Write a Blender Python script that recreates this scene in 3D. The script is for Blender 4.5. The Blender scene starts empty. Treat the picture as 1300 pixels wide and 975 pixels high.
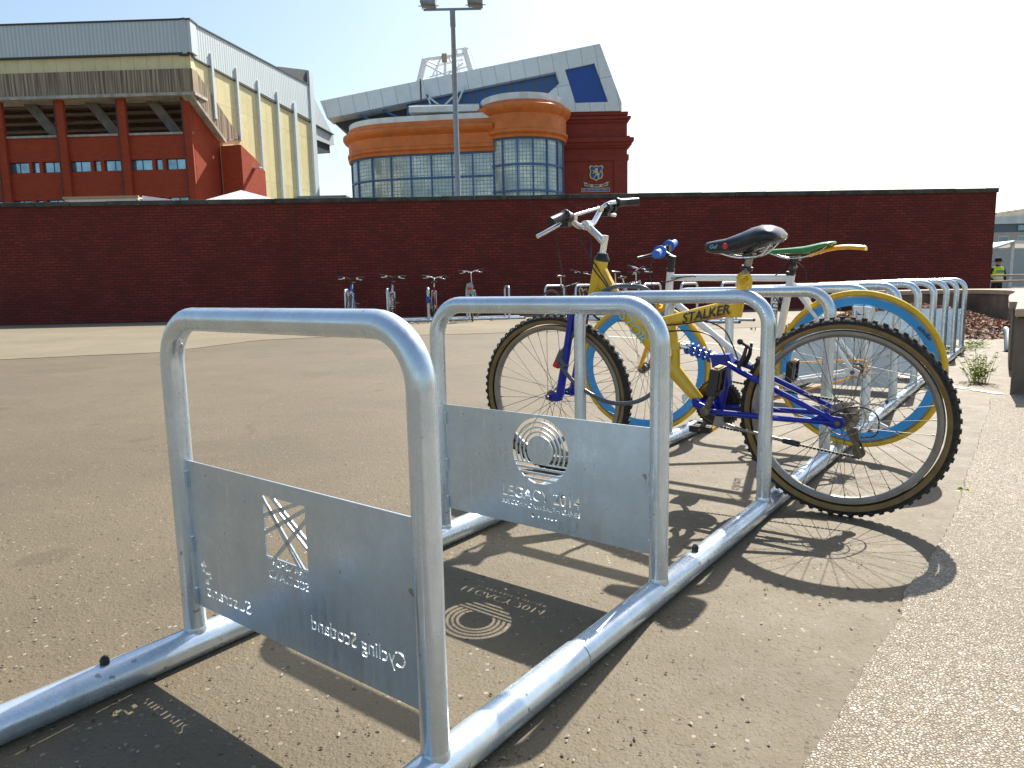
import bpy, bmesh, math, random
from mathutils import Vector, Matrix, Quaternion, noise
random.seed(7)
R = math.radians
scene = bpy.context.scene
COL = scene.collection

# ------------------------------------------------------------------ mesh builder
def V(*a): return Vector(a)

class MB:
    def __init__(s): s.v = []; s.f = []; s.m = []; s.s = []; s.mi = 0
    def add(s, vs, fs, smooth=False, mi=None):
        b = len(s.v); s.v += [tuple(p) for p in vs]
        for f in fs:
            s.f.append([b + i for i in f]); s.m.append(s.mi if mi is None else mi); s.s.append(smooth)
    def box(s, c, size, rot=None):
        c = Vector(c); h = Vector(size) / 2; vs = []
        for x in (-1, 1):
            for y in (-1, 1):
                for z in (-1, 1):
                    p = Vector((x * h.x, y * h.y, z * h.z))
                    if rot is not None: p = rot @ p
                    vs.append(c + p)
        s.add(vs, [(0,1,3,2),(4,6,7,5),(0,4,5,1),(2,3,7,6),(0,2,6,4),(1,5,7,3)])
    def span(s, x0, x1, y0, y1, z0, z1):
        s.box(((x0+x1)/2, (y0+y1)/2, (z0+z1)/2), (abs(x1-x0), abs(y1-y0), abs(z1-z0)))
    def bar(s, a, b, w, t):
        a = Vector(a); b = Vector(b); d = b - a; q = d.to_track_quat('X', 'Z').to_matrix()
        s.box((a+b)/2, (d.length, t, w), q)
    def tube(s, pts, r, seg=12, caps=True, closed=False, flat=1.0, up=None, jitter=0):
        pts = [Vector(p) for p in pts]; n = len(pts)
        rr = r if isinstance(r, (list, tuple)) else [r] * n
        tans = []
        for i in range(n):
            if closed: t = pts[(i+1) % n] - pts[i-1]
            elif i == 0: t = pts[1] - pts[0]
            elif i == n-1: t = pts[-1] - pts[-2]
            else: t = (pts[i+1]-pts[i]).normalized() + (pts[i]-pts[i-1]).normalized()
            tans.append(t.normalized())
        nrm = Vector(up) if up is not None else (Vector((0,0,1)) if abs(tans[0].z) < .9 else Vector((1,0,0)))
        nrm = (nrm - tans[0]*nrm.dot(tans[0])).normalized()
        rings = []
        for i in range(n):
            t = tans[i]; nrm = (nrm - t*nrm.dot(t)).normalized(); bi = t.cross(nrm)
            rings.append([pts[i] + (nrm*math.cos(a) + bi*math.sin(a)*flat)*rr[i] for a in [2*math.pi*k/seg for k in range(seg)]])
        vs = [p for g in rings for p in g]; fs = []
        for i in range(n if closed else n-1):
            j = (i+1) % n
            for k in range(seg):
                l = (k+1) % seg
                fs.append((i*seg+k, i*seg+l, j*seg+l, j*seg+k))
        s.add(vs, fs, True)
        if caps and not closed:
            s.add(rings[0], [tuple(reversed(range(seg)))]); s.add(rings[-1], [tuple(range(seg))])
    def cyl(s, a, b, r, seg=16, r2=None): s.tube([a, b], [r, r if r2 is None else r2], seg)
    def prism(s, poly, y0, y1, mp=None, smooth=False):
        n = len(poly); mp = mp or (lambda x, y, z: (x, y, z))
        A = [mp(p[0], y0, p[1]) for p in poly]; B = [mp(p[0], y1, p[1]) for p in poly]
        s.add(A, [tuple(range(n))]); s.add(B, [tuple(reversed(range(n)))])
        for i in range(n):
            j = (i+1) % n; s.add([A[i], A[j], B[j], B[i]], [(0,3,2,1)], smooth)
    def lathe(s, prof, c=(0,0,0), axis='Y', seg=48, closed=False, mis=None, a0=0, a1=2*math.pi, smooth=True):
        c = Vector(c); full = abs(a1-a0-2*math.pi) < 1e-6; na = seg if full else seg+1
        def P(h, r, a):
            if axis == 'Y': return c + Vector((r*math.cos(a), h, r*math.sin(a)))
            if axis == 'Z': return c + Vector((r*math.cos(a), r*math.sin(a), h))
            return c + Vector((h, r*math.cos(a), r*math.sin(a)))
        angs = [a0 + (a1-a0)*k/seg for k in range(na)]
        m = len(prof)
        for i in range(m if closed else m-1):
            p, q = prof[i], prof[(i+1) % m]
            vs = [P(p[0], p[1], a) for a in angs] + [P(q[0], q[1], a) for a in angs]
            fs = []
            for k in range(seg):
                l = (k+1) % na if full else k+1
                f = (k, l, na+l, na+k)
                fs.append(f)
            s.add(vs, fs, smooth, mi=(mis[i] if mis else None))
    def loft(s, rings, caps=True, smooth=True):
        n = len(rings[0]); vs = [p for g in rings for p in g]; fs = []
        for i in range(len(rings)-1):
            for k in range(n):
                l = (k+1) % n; fs.append((i*n+k, i*n+l, (i+1)*n+l, (i+1)*n+k))
        s.add(vs, fs, smooth)
        if caps: s.add(rings[0], [tuple(reversed(range(n)))], smooth); s.add(rings[-1], [tuple(range(n))], smooth)
    def ball(s, c, r, sc=(1,1,1), seg=12, rings=8):
        c = Vector(c); g = []
        for i in range(1, rings):
            t = math.pi*i/rings
            g.append([c + Vector((r*sc[0]*math.sin(t)*math.cos(2*math.pi*k/seg), r*sc[1]*math.sin(t)*math.sin(2*math.pi*k/seg), -r*sc[2]*math.cos(t))) for k in range(seg)])
        s.loft(g)
    def build(s, name, mats, parent=None, mat=None, recalc=True, merge=False, bevel=0):
        me = bpy.data.meshes.new(name); me.from_pydata(s.v, [], s.f)
        mats = mats if isinstance(mats, (list, tuple)) else [mats]
        for m in mats: me.materials.append(m)
        me.polygons.foreach_set('material_index', s.m); me.polygons.foreach_set('use_smooth', s.s)
        if recalc or merge:
            b = bmesh.new(); b.from_mesh(me)
            if merge: bmesh.ops.remove_doubles(b, verts=b.verts, dist=1e-5)
            bmesh.ops.recalc_face_normals(b, faces=b.faces); b.to_mesh(me); b.free()
        me.update()
        o = bpy.data.objects.new(name, me); COL.objects.link(o)
        if parent is not None: o.parent = parent
        if mat is not None: o.matrix_local = mat
        if bevel:
            md = o.modifiers.new('bev', 'BEVEL'); md.width = bevel; md.segments = 2; md.limit_method = 'ANGLE'
        return o

def tag(o, label=None, cat=None, group=None, kind=None):
    if label: o['label'] = label
    if cat: o['category'] = cat
    if group: o['group'] = group
    if kind: o['kind'] = kind
    return o
def empty(name, loc=(0,0,0), rz=0, mat=None, parent=None):
    o = bpy.data.objects.new(name, None); COL.objects.link(o); o.empty_display_size = .2
    if parent is not None: o.parent = parent
    if mat is not None: o.matrix_local = mat
    else: o.location = loc; o.rotation_euler = (0,0,rz)
    return o
def copy_tree(o, parent=None):
    c = o.copy(); COL.objects.link(c)
    if parent is not None: c.parent = parent
    for ch in list(o.children): copy_tree(ch, c)
    return c
def smooth_path(pts, n=8):
    pts = [Vector(p) for p in pts]; out = []
    P = [pts[0]*2-pts[1]] + pts + [pts[-1]*2-pts[-2]]
    for i in range(1, len(P)-2):
        for k in range(n):
            t = k/n; a,b,c,d = P[i-1],P[i],P[i+1],P[i+2]
            out.append(.5*((2*b)+(c-a)*t+(2*a-5*b+4*c-d)*t*t+(3*b-a-3*c+d)*t**3))
    out.append(pts[-1]); return out

# ------------------------------------------------------------------ materials
class NT:
    def __init__(s, name):
        s.mat = bpy.data.materials.new(name); s.mat.use_nodes = True; s.t = s.mat.node_tree; s.t.nodes.clear()
        s.out = s.t.nodes.new('ShaderNodeOutputMaterial'); s.b = s.t.nodes.new('ShaderNodeBsdfPrincipled')
        s.t.links.new(s.b.outputs[0], s.out.inputs[0])
        s.tc = s.t.nodes.new('ShaderNodeTexCoord')
    def n(s, typ, **kw):
        x = s.t.nodes.new('ShaderNode'+typ)
        for k, v in kw.items():
            if k in x.inputs: x.inputs[k].default_value = v
            else: setattr(x, k, v)
        return x
    def l(s, a, b): s.t.links.new(a, b)
    def noise(s, scale, detail=4, rough=.55, vec=None, coord='Object'):
        x = s.n('TexNoise'); x.inputs['Scale'].default_value = scale; x.inputs['Detail'].default_value = detail; x.inputs['Roughness'].default_value = rough
        s.l(vec if vec is not None else s.tc.outputs[coord], x.inputs['Vector']); return x.outputs[0]
    def mapping(s, scale=(1,1,1), loc=(0,0,0), rot=(0,0,0), coord='Object'):
        x = s.n('Mapping'); x.inputs['Scale'].default_value = scale; x.inputs['Location'].default_value = loc; x.inputs['Rotation'].default_value = rot
        s.l(s.tc.outputs[coord], x.inputs['Vector']); return x.outputs[0]
    def ramp(s, fac, stops):
        x = s.n('ValToRGB'); e = x.color_ramp.elements
        while len(e) < len(stops): e.new(.5)
        for i, (p, c) in enumerate(stops):
            e[i].position = p; e[i].color = (c, c, c, 1) if isinstance(c, (int, float)) else (*c, 1)
        s.l(fac, x.inputs[0]); return x.outputs[0]
    def mix(s, fac, a, b, typ='MIX'):
        x = s.n('Mix', data_type='RGBA', blend_type=typ)
        for k, v in ((0, fac), (6, a), (7, b)):
            if isinstance(v, (int, float)): x.inputs[k].default_value = v
            elif isinstance(v, (tuple, list)): x.inputs[k].default_value = (*v, 1)
            else: s.l(v, x.inputs[k])
        return x.outputs[2]
    def bump(s, h, strength=.3, dist=.01, prev=None):
        x = s.n('Bump'); x.inputs['Strength'].default_value = strength; x.inputs['Distance'].default_value = dist
        s.l(h, x.inputs['Height'])
        if prev is not None: s.l(prev, x.inputs['Normal'])
        return x.outputs[0]
    def set(s, color=None, rough=None, metal=None, normal=None, **kw):
        for k, v in (('Base Color', color), ('Roughness', rough), ('Metallic', metal), ('Normal', normal)):
            if v is None: continue
            if isinstance(v, (int, float)): s.b.inputs[k].default_value = v
            elif isinstance(v, (tuple, list)): s.b.inputs[k].default_value = (*v, 1)
            else: s.l(v, s.b.inputs[k])
        for k, v in kw.items(): s.b.inputs[k].default_value = v
        return s.mat

def plain(name, col, rough=.5, metal=0, var=.12, scale=8, bump=0, **kw):
    t = NT(name); n = t.noise(scale)
    lo = tuple(c*(1-var) for c in col); hi = tuple(min(1, c*(1+var)) for c in col)
    c = t.ramp(n, [(.3, lo), (.7, hi)])
    r = t.ramp(t.noise(scale*2.3), [(.3, max(0, rough-.06)), (.7, min(1, rough+.06))])
    nm = t.bump(t.noise(scale*6), bump, .002) if bump else None
    return t.set(c, r, metal, nm, **kw)

def dusty(mat, amount=.35, col=(.20,.16,.11), scale=5):
    nt = mat.node_tree; bs = [n for n in nt.nodes if n.type == 'BSDF_PRINCIPLED'][0]; lk = bs.inputs['Base Color'].links[0]; src = lk.from_socket
    tc = nt.nodes.new('ShaderNodeTexCoord'); a = nt.nodes.new('ShaderNodeTexNoise'); a.inputs['Scale'].default_value = scale; a.inputs['Detail'].default_value = 7; a.inputs['Roughness'].default_value = .75
    nt.links.new(tc.outputs['Object'], a.inputs[0]); r = nt.nodes.new('ShaderNodeValToRGB'); r.color_ramp.elements[0].position = .48; r.color_ramp.elements[0].color = (0,0,0,1); r.color_ramp.elements[1].position = .75; r.color_ramp.elements[1].color = (amount,)*3+(1,)
    nt.links.new(a.outputs[0], r.inputs[0]); m = nt.nodes.new('ShaderNodeMix'); m.data_type = 'RGBA'; m.inputs[7].default_value = (*col, 1)
    nt.links.new(r.outputs[0], m.inputs[0]); nt.links.new(src, m.inputs[6]); nt.links.new(m.outputs[2], bs.inputs['Base Color'])
    s2 = bs.inputs['Roughness'].links[0].from_socket if bs.inputs['Roughness'].links else None
    if s2:
        ad = nt.nodes.new('ShaderNodeMath'); ad.operation = 'ADD'; ad.use_clamp = True; nt.links.new(s2, ad.inputs[0]); nt.links.new(r.outputs[0], ad.inputs[1]); nt.links.new(ad.outputs[0], bs.inputs['Roughness'])
def galvanized(name, base=(.66,.75,.82), rough=.23, k=1.0):
    t = NT(name)
    vo = t.n('TexVoronoi'); vo.inputs['Scale'].default_value = 70
    w = t.noise(9, 5); 
    t.l(t.tc.outputs['Object'], vo.inputs['Vector'])
    sp = t.n('SeparateColor'); t.l(vo.outputs['Color'], sp.inputs[0])
    cell = t.ramp(sp.outputs[0], [(0, .93), (1, 1.0)])
    c = t.mix(1, tuple(b*k for b in base), cell, 'MULTIPLY')
    c = t.mix(t.ramp(w, [(.38, 0), (.72, .55)]), c, tuple(b*.70*k for b in base))
    st = t.noise(3.0, 6, .7, vec=t.mapping((3, 3, .7)))
    c = t.mix(t.ramp(st, [(.56, 0), (.68, .35)]), c, (.42,.40,.38))
    sc = t.noise(60, 3, .6, vec=t.mapping((1.2, 1.2, .08)))
    r = t.mix(.4, t.ramp(t.noise(4.5, 5, .65), [(.34, rough-.13), (.68, rough+.20)]), t.ramp(sc, [(.35, rough-.1), (.65, rough+.14)]))
    wv = t.noise(5, 2, .5, vec=t.mapping((1, 1, 1), rot=(.6, .9, .3)))
    sc2 = t.noise(7, 7, .8, vec=t.mapping((9, 9, .6), rot=(.5, .7, 0)))
    rub = t.ramp(sc2, [(.60, 0), (.64, .5), (.70, 0)])
    c = t.mix(rub, c, (.80,.84,.88)); r = t.mix(t.ramp(wv, [(.5, 0), (.7, .5)]), r, (.46,.46,.46))
    sp_ = t.ramp(t.noise(38, 2, .5), [(.70, 0), (.74, .7)]); c = t.mix(sp_, c, (.22,.20,.17))
    nm = t.bump(t.noise(55, 3), .16, .002); nm = t.bump(sc, .08, .0015, nm); nm = t.bump(t.noise(3.5, 2), .12, .01, nm)
    return t.set(c, r, .68, nm)

def brick(name, c1, c2, mortar, scale, bw=.5, rh=.25, dirt=.5, bias=0, xz=True, msize=.018, bump=.4, patch=None):
    """bricks laid in the object's local X-Z plane"""
    t = NT(name)
    sp = t.n('SeparateXYZ'); t.l(t.tc.outputs['Object'], sp.inputs[0])
    cb = t.n('CombineXYZ')
    ad = t.n('Math', operation='ADD'); t.l(sp.outputs[0], ad.inputs[0]); t.l(sp.outputs[1], ad.inputs[1])
    t.l(ad.outputs[0], cb.inputs[0]); t.l(sp.outputs[2], cb.inputs[1])
    b = t.n('TexBrick'); b.inputs['Scale'].default_value = scale; b.inputs['Mortar Size'].default_value = msize
    b.inputs['Brick Width'].default_value = bw; b.inputs['Row Height'].default_value = rh; b.inputs['Bias'].default_value = bias
    b.inputs['Color1'].default_value = (*c1, 1); b.inputs['Color2'].default_value = (*c2, 1); b.inputs['Mortar'].default_value = (*mortar, 1)
    t.l(cb.outputs[0], b.inputs['Vector'])
    n = t.noise(.9, 6, .6); c = t.mix(t.ramp(n, [(.4, 0), (.75, dirt)]), b.outputs[0], tuple(x*.35 for x in c1))
    n2 = t.noise(7, 5, .6); c = t.mix(t.ramp(n2, [(.45, 0), (.8, .5)]), c, tuple(x*.5 for x in c2))
    if patch:
        n3 = t.noise(2.1, 8, .75, vec=t.mapping((.6, 1, 1.6), loc=(3, 0, 1))); c = t.mix(t.ramp(n3, [(.70, 0), (.735, .5)]), c, patch)
    iv = t.n('Math', operation='SUBTRACT'); iv.inputs[0].default_value = 1; t.l(b.outputs['Fac'], iv.inputs[1])
    nm = t.bump(iv.outputs[0], bump, .01); nm = t.bump(t.noise(60, 3), .25, .004, nm)
    return t.set(c, .88, 0, nm)

def stripes(name, base, dark, freq, axis=0, strength=.5, rough=.55, rand=False, metal=0):
    """vertical corrugation along a local axis"""
    t = NT(name)
    sp = t.n('SeparateXYZ'); t.l(t.tc.outputs['Object'], sp.inputs[0])
    m = t.n('Math', operation='MULTIPLY'); m.inputs[1].default_value = freq; t.l(sp.outputs[axis], m.inputs[0])
    cb = t.n('CombineXYZ'); t.l(m.outputs[0], cb.inputs[0])
    if rand:
        zz = t.n('Math', operation='MULTIPLY'); zz.inputs[1].default_value = .12; t.l(sp.outputs[2], zz.inputs[0]); t.l(zz.outputs[0], cb.inputs[2])
        h = t.noise(1, 3, .6, vec=cb.outputs[0]); h = t.ramp(h, [(.42, 0), (.6, 1)])
    else:
        s = t.n('Math', operation='SINE'); t.l(m.outputs[0], s.inputs[0])
        a = t.n('Math', operation='MULTIPLY_ADD'); a.inputs[1].default_value = .5; a.inputs[2].default_value = .5; t.l(s.outputs[0], a.inputs[0]); h = a.outputs[0]
    c = t.mix(h, dark, base)
    st = t.noise(1.2, 5, .6, vec=t.mapping((2.5, 2.5, .25))); c = t.mix(t.ramp(st, [(.5, 0), (.8, .4)]), c, tuple(x*.6 for x in base))
    return t.set(c, rough, metal, t.bump(h, strength, .03))

def panels(name, base, seam, w, hgt, rough=.45, skew=0, off=0):
    t = NT(name)
    sp = t.n('SeparateXYZ'); t.l(t.tc.outputs['Object'], sp.inputs[0])
    cb = t.n('CombineXYZ'); t.l(sp.outputs[0], cb.inputs[0]); t.l(sp.outputs[2], cb.inputs[1])
    b = t.n('TexBrick', offset=off); b.inputs['Scale'].default_value = 1; b.inputs['Mortar Size'].default_value = .035; b.inputs['Brick Width'].default_value = w; b.inputs['Row Height'].default_value = hgt
    b.inputs['Color1'].default_value = (*base, 1); b.inputs['Color2'].default_value = (*[x*.93 for x in base], 1); b.inputs['Mortar'].default_value = (*seam, 1)
    v = cb.outputs[0]
    if skew:
        mp = t.n('Mapping'); mp.inputs['Rotation'].default_value = (0, 0, skew); t.l(v, mp.inputs['Vector']); v = mp.outputs[0]
    t.l(v, b.inputs['Vector'])
    st = t.noise(.7, 5); c = t.mix(t.ramp(st, [(.45, 0), (.8, .35)]), b.outputs[0], tuple(x*.72 for x in base))
    return t.set(c, rough, 0)

def ground_mat(name, base, stone_l, stone_d, cell, frac, bumps, big=.25, fine=.16, cracks=False, gloss=False):
    t = NT(name)
    n1 = t.noise(.45, 7, .62); n2 = t.noise(7, 6, .7); n3 = t.noise(170, 3, .7); n4 = t.noise(1.6, 6, .65, vec=t.mapping((1, .45, 1), rot=(0, 0, .5)))
    c = t.ramp(n1, [(.3, tuple(x*(1-big) for x in base)), (.7, tuple(x*(1+big*.7) for x in base))])
    c = t.mix(t.ramp(n4, [(.42, 0), (.7, .45)]), c, tuple(x*.78 for x in base))
    c = t.mix(t.ramp(n2, [(.35, .0), (.75, .35)]), c, tuple(x*1.16 for x in base))
    g = t.ramp(n3, [(.3, 1-fine*2), (.5, 1.0), (.7, 1+fine)])
    c = t.mix(1, c, g, 'MULTIPLY')
    vo = t.n('TexVoronoi'); vo.inputs['Scale'].default_value = cell; vo.inputs['Randomness'].default_value = 1
    t.l(t.tc.outputs['Object'], vo.inputs['Vector'])
    sp = t.n('SeparateColor'); t.l(vo.outputs['Color'], sp.inputs[0])
    ind = t.ramp(vo.outputs['Distance'], [(.28, 1), (.42, 0)])
    for ch, col, fr in ((0, stone_l, frac), (1, stone_d, frac*.8)):
        sel = t.ramp(sp.outputs[ch], [(1-fr-.02, 0), (1-fr+.02, 1)])
        fac = t.mix(1, sel, ind, 'MULTIPLY')
        c = t.mix(fac, c, col)
    if cracks:
        dn = t.n('TexNoise'); dn.inputs['Scale'].default_value = 1.8; dn.inputs['Detail'].default_value = 6; t.l(t.tc.outputs['Object'], dn.inputs['Vector'])
        dv = t.n('Mix', data_type='RGBA'); dv.inputs[0].default_value = .22; t.l(t.tc.outputs['Object'], dv.inputs[6]); t.l(dn.outputs['Color'], dv.inputs[7])
        ce = t.n('TexVoronoi', feature='DISTANCE_TO_EDGE'); ce.inputs['Scale'].default_value = .55; t.l(dv.outputs[2], ce.inputs['Vector'])
        cr = t.mix(1, t.ramp(ce.outputs[0], [(.0015, 1), (.008, 0)]), t.ramp(t.noise(.6, 3), [(.52, 0), (.66, .45)]), 'MULTIPLY')
        c = t.mix(cr, c, tuple(x*.30 for x in base))
        sn = t.noise(.8, 3, .45, vec=t.mapping((1,1,1), loc=(5.3, 2.1, 0))); c = t.mix(t.ramp(sn, [(.60, 0), (.66, .30)]), c, tuple(x*.62 for x in base))
        s2 = t.noise(3.4, 2, .4, vec=t.mapping((1,1,1), loc=(1.3, 7.1, 0))); c = t.mix(t.ramp(s2, [(.68, 0), (.72, .38)]), c, tuple(x*.5 for x in base))
        s3 = t.noise(2.2, 5, .7, vec=t.mapping((.35,1.4,1), rot=(0,0,-.6))); c = t.mix(t.ramp(s3, [(.55, 0), (.75, .35)]), c, tuple(x*1.3 for x in base))
        rg = t.noise(45, 5, .75); c = t.mix(t.ramp(rg, [(.25, .45), (.5, 0)]), c, tuple(x*.5 for x in base))
    nm = t.bump(n3, bumps, .004); nm = t.bump(ind, bumps*.6, .003, nm); nm = t.bump(t.noise(28, 4, .7), bumps*.8, .008, nm)
    return t.set(c, t.ramp(n2, [(.3, .60), (.7, .76)]) if gloss else t.ramp(n2, [(.3, .78), (.7, .95)]), 0, nm, **{'Specular IOR Level': .38 if gloss else .35})

def aggregate(name):
    t = NT(name)
    vo = t.n('TexVoronoi'); vo.inputs['Scale'].default_value = 150; t.l(t.tc.outputs['Object'], vo.inputs['Vector'])
    ed = t.n('TexVoronoi', feature='DISTANCE_TO_EDGE'); ed.inputs['Scale'].default_value = 150; t.l(t.tc.outputs['Object'], ed.inputs['Vector'])
    sp = t.n('SeparateColor'); t.l(vo.outputs['Color'], sp.inputs[0])
    c = t.ramp(sp.outputs[0], [(0, (.19,.155,.11)), (.35, (.33,.285,.215)), (.75, (.40,.35,.27)), (1, (.54,.50,.41))])
    n1 = t.noise(1.3, 7, .65); c = t.mix(t.ramp(n1, [(.35, 0), (.7, .55)]), c, (.26,.21,.15))
    mo = t.ramp(ed.outputs[0], [(.02, 1), (.12, 0)]); c = t.mix(mo, c, (.16,.125,.085))
    n2 = t.noise(5, 5, .7); c = t.mix(t.ramp(n2, [(.55, 0), (.8, .35)]), c, (.18,.14,.10))
    h = t.ramp(ed.outputs[0], [(0, 0), (.25, 1)])
    hh = t.mix(.5, h, sp.outputs[1])
    nm = t.bump(hh, .8, .006); nm = t.bump(t.noise(300, 2), .25, .002, nm)
    return t.set(c, t.ramp(sp.outputs[2], [(0, .35), (.5, .8), (1, .95)]), 0, nm)

M = {}
M['galv'] = galvanized('galvanized_steel')
M['galv_panel'] = galvanized('galvanized_plate', (.56,.66,.74), .32)
M['galv_far'] = galvanized('galvanized_far', (.62,.70,.77), .32)
M['asphalt'] = ground_mat('worn_asphalt', (.134,.106,.065), (.27,.23,.17), (.03,.026,.02), 75, .04, .55, fine=.11, cracks=True, gloss=True)
M['apron'] = ground_mat('pale_concrete', (.20,.168,.112), (.32,.28,.21), (.09,.075,.055), 40, .05, .3)
M['path'] = aggregate('exposed_aggregate')
M['paint_old'] = plain('old_road_paint', (.62,.60,.54), .8, var=.25, scale=30)
M['wall'] = brick('dark_red_brick', (.26,.030,.018), (.15,.020,.013), (.055,.016,.011), 1, .235, .078, .8, msize=.011, patch=(.30,.24,.22))
M['cope'] = plain('dark_coping_stone', (.07,.07,.06), .9, var=.45, scale=3, bump=.3)
M['stand_brick'] = brick('orange_red_brick', (.44,.060,.018), (.37,.050,.015), (.24,.055,.025), 1, .45, .15, .25, msize=.01, bump=.1)
M['tower_brick'] = brick('deep_red_brick', (.34,.048,.030), (.27,.042,.028), (.19,.06,.04), 1, .45, .15, .35, msize=.01, bump=.1)
M['clad_grey'] = stripes('grey_profiled_cladding', (.62,.69,.70), (.47,.54,.56), 20, 0)
M['clad_yellow'] = panels('faded_yellow_cladding', (.76,.67,.36), (.60,.52,.28), 1.05, 5.5)
M['clad_brown'] = stripes('ribbed_brown_concrete', (.42,.33,.21), (.13,.09,.06), 5.5, 0, rand=True)
M['clad_blue'] = stripes('dark_blue_glazed_strips', (.035,.11,.34), (.06,.11,.18), 4.2, 0, .1, .3)
M['concrete'] = plain('stained_concrete', (.40,.38,.32), .85, var=.3, scale=2)
M['dark_steel'] = plain('dark_grey_steel', (.05,.06,.065), .6)
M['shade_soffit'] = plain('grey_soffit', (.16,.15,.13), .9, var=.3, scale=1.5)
M['pilaster'] = plain('blue_grey_painted_steel', (.62,.70,.72), .45)
M['white_panel'] = panels('pale_roof_panels', (.78,.84,.83), (.36,.42,.44), 1.75, 12, .4, skew=-.17)
M['navy'] = plain('royal_blue_panel', (.015,.075,.33), .4, scale=1)
M['blue_frame'] = plain('blue_window_frame', (.04,.13,.33), .4)
M['terracotta'] = plain('orange_terracotta', (.66,.185,.035), .55, var=.15, scale=.8)
M['white_cap'] = plain('pale_grey_parapet', (.74,.78,.74), .6, var=.15, scale=.9)
M['white_sheet'] = stripes('white_profiled_sheet', (.75,.76,.74), (.6,.62,.62), 12, 0, .2)
M['truss'] = plain('glare_white_truss', (.88,.88,.86), .5)  # overexposed, hazy brightness of the truss put into its colour
M['pane'] = plain('office_window_glass', (.22,.36,.44), .08, .55, var=.35, scale=1.1)
M['pole'] = plain('grey_lamp_pole', (.24,.29,.34), .45, .3)
M['lamp_metal'] = plain('floodlight_housing', (.28,.31,.32), .5, .4)
M['tent'] = plain('white_tent_canvas', (.72,.69,.68), .8, var=.08, scale=2)
M['lorry'] = plain('white_lorry_panel', (.78,.78,.72), .45, var=.08)
M['trim'] = plain('tan_trim', (.42,.33,.18), .6)
M['black'] = plain('black_plastic', (.012,.012,.013), .38)
M['rubber'] = plain('black_tyre_rubber', (.018,.017,.016), .78, scale=40, bump=.3)
M['gum'] = plain('tan_tyre_wall', (.21,.135,.048), .7, scale=30)
M['rim'] = plain('brushed_alloy_rim', (.29,.275,.245), .42, .85)
M['spoke'] = plain('steel_spokes', (.16,.16,.155), .5, .6)
M['chrome'] = plain('polished_alloy', (.80,.80,.80), .17, 1.0, var=.05)
M['grimy'] = plain('dirty_metal', (.15,.125,.09), .5, .65, var=.4, scale=60)
M['yellow'] = plain('yellow_frame_paint', (.72,.44,.006), .3, var=.08, scale=14, **{'Coat Weight': .5})
M['royal'] = plain('deep_blue_paint', (.003,.015,.30), .3, var=.12, **{'Coat Weight': .2, 'Specular IOR Level': .35})
M['cassette'] = plain('used_steel_sprockets', (.40,.35,.27), .42, .6, var=.25, scale=80)
M['chainblack'] = plain('oily_black_metal', (.03,.027,.022), .45, .5, var=.5, scale=60)
M['spring'] = plain('blue_spring_paint', (.03,.10,.46), .45)
M['bikewhite'] = plain('white_frame_paint', (.80,.80,.78), .28, var=.04, **{'Coat Weight': .5})
M['sky_blue'] = plain('sky_blue_rim_paint', (.03,.33,.74), .32, var=.06, **{'Coat Weight': .3})
M['tyre_yellow'] = plain('yellow_tyre', (.72,.46,.015), .6, var=.1, scale=20)
M['grip_blue'] = plain('blue_rubber_grip', (.03,.16,.62), .5, scale=40)
M['green'] = plain('green_saddle_leather', (.035,.22,.06), .32, scale=30)
M['fender'] = plain('yellow_orange_plastic', (.92,.42,.004), .3, var=.04)
M['saddle'] = plain('black_saddle_vinyl', (.012,.014,.018), .25, scale=6)
M['red'] = plain('red_plastic', (.55,.015,.02), .35)
M['cable'] = plain('grey_cable_sleeve', (.075,.09,.10), .35)
M['letter_dark'] = plain('dark_lettering', (.015,.03,.05), .4)
M['letter_cyan'] = plain('pale_blue_lettering', (.25,.55,.62), .4)
M['letter_line'] = plain('navy_outline', (.02,.04,.12), .4)
M['letter_white'] = plain('cream_lettering', (.65,.66,.6), .5)
M['crest_gold'] = plain('gold_paint', (.68,.58,.22), .5)
M['leafbrown'] = plain('dead_leaves', (.27,.145,.085), .85, var=.7, scale=14)
M['leafsoil'] = plain('leaf_mould', (.10,.06,.04), .95, var=.5, scale=12, bump=.5)
M['weed'] = plain('weed_leaves', (.26,.32,.04), .6, var=.35, scale=25)
M['planter'] = plain('weathered_concrete_wall', (.17,.13,.095), .92, var=.5, scale=2.6, bump=.5)
M['planter_top'] = plain('sandy_cap_stone', (.40,.31,.22), .9, var=.25, scale=4, bump=.3)
M['hivis'] = plain('high_visibility_yellow', (.62,.85,.03), .7)
M['silverband'] = plain('reflective_band', (.72,.74,.72), .4)
M['uniform'] = plain('black_uniform', (.015,.016,.02), .85)
M['skin'] = plain('skin', (.45,.26,.19), .6)
M['render_cream'] = plain('cream_render', (.50,.46,.38), .85, var=.1, scale=.6)
M['mansard'] = plain('blue_grey_slate', (.14,.18,.21), .7)
M['glass'] = (lambda t: t.set((.70,.80,.84), .08, 0, **{'Transmission Weight': .75, 'IOR': 1.1, 'Alpha': .8}))(NT('shelter_glass'))
M['dark_red'] = plain('dark_red_bike_paint', (.20,.012,.03), .3)
M['mid_blue'] = plain('mid_blue_bike_paint', (.02,.09,.42), .3)
M['silver_bike'] = plain('silver_bike_paint', (.55,.56,.60), .3, .5)
M['charcoal'] = plain('charcoal_bike_paint', (.04,.055,.065), .3)

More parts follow.
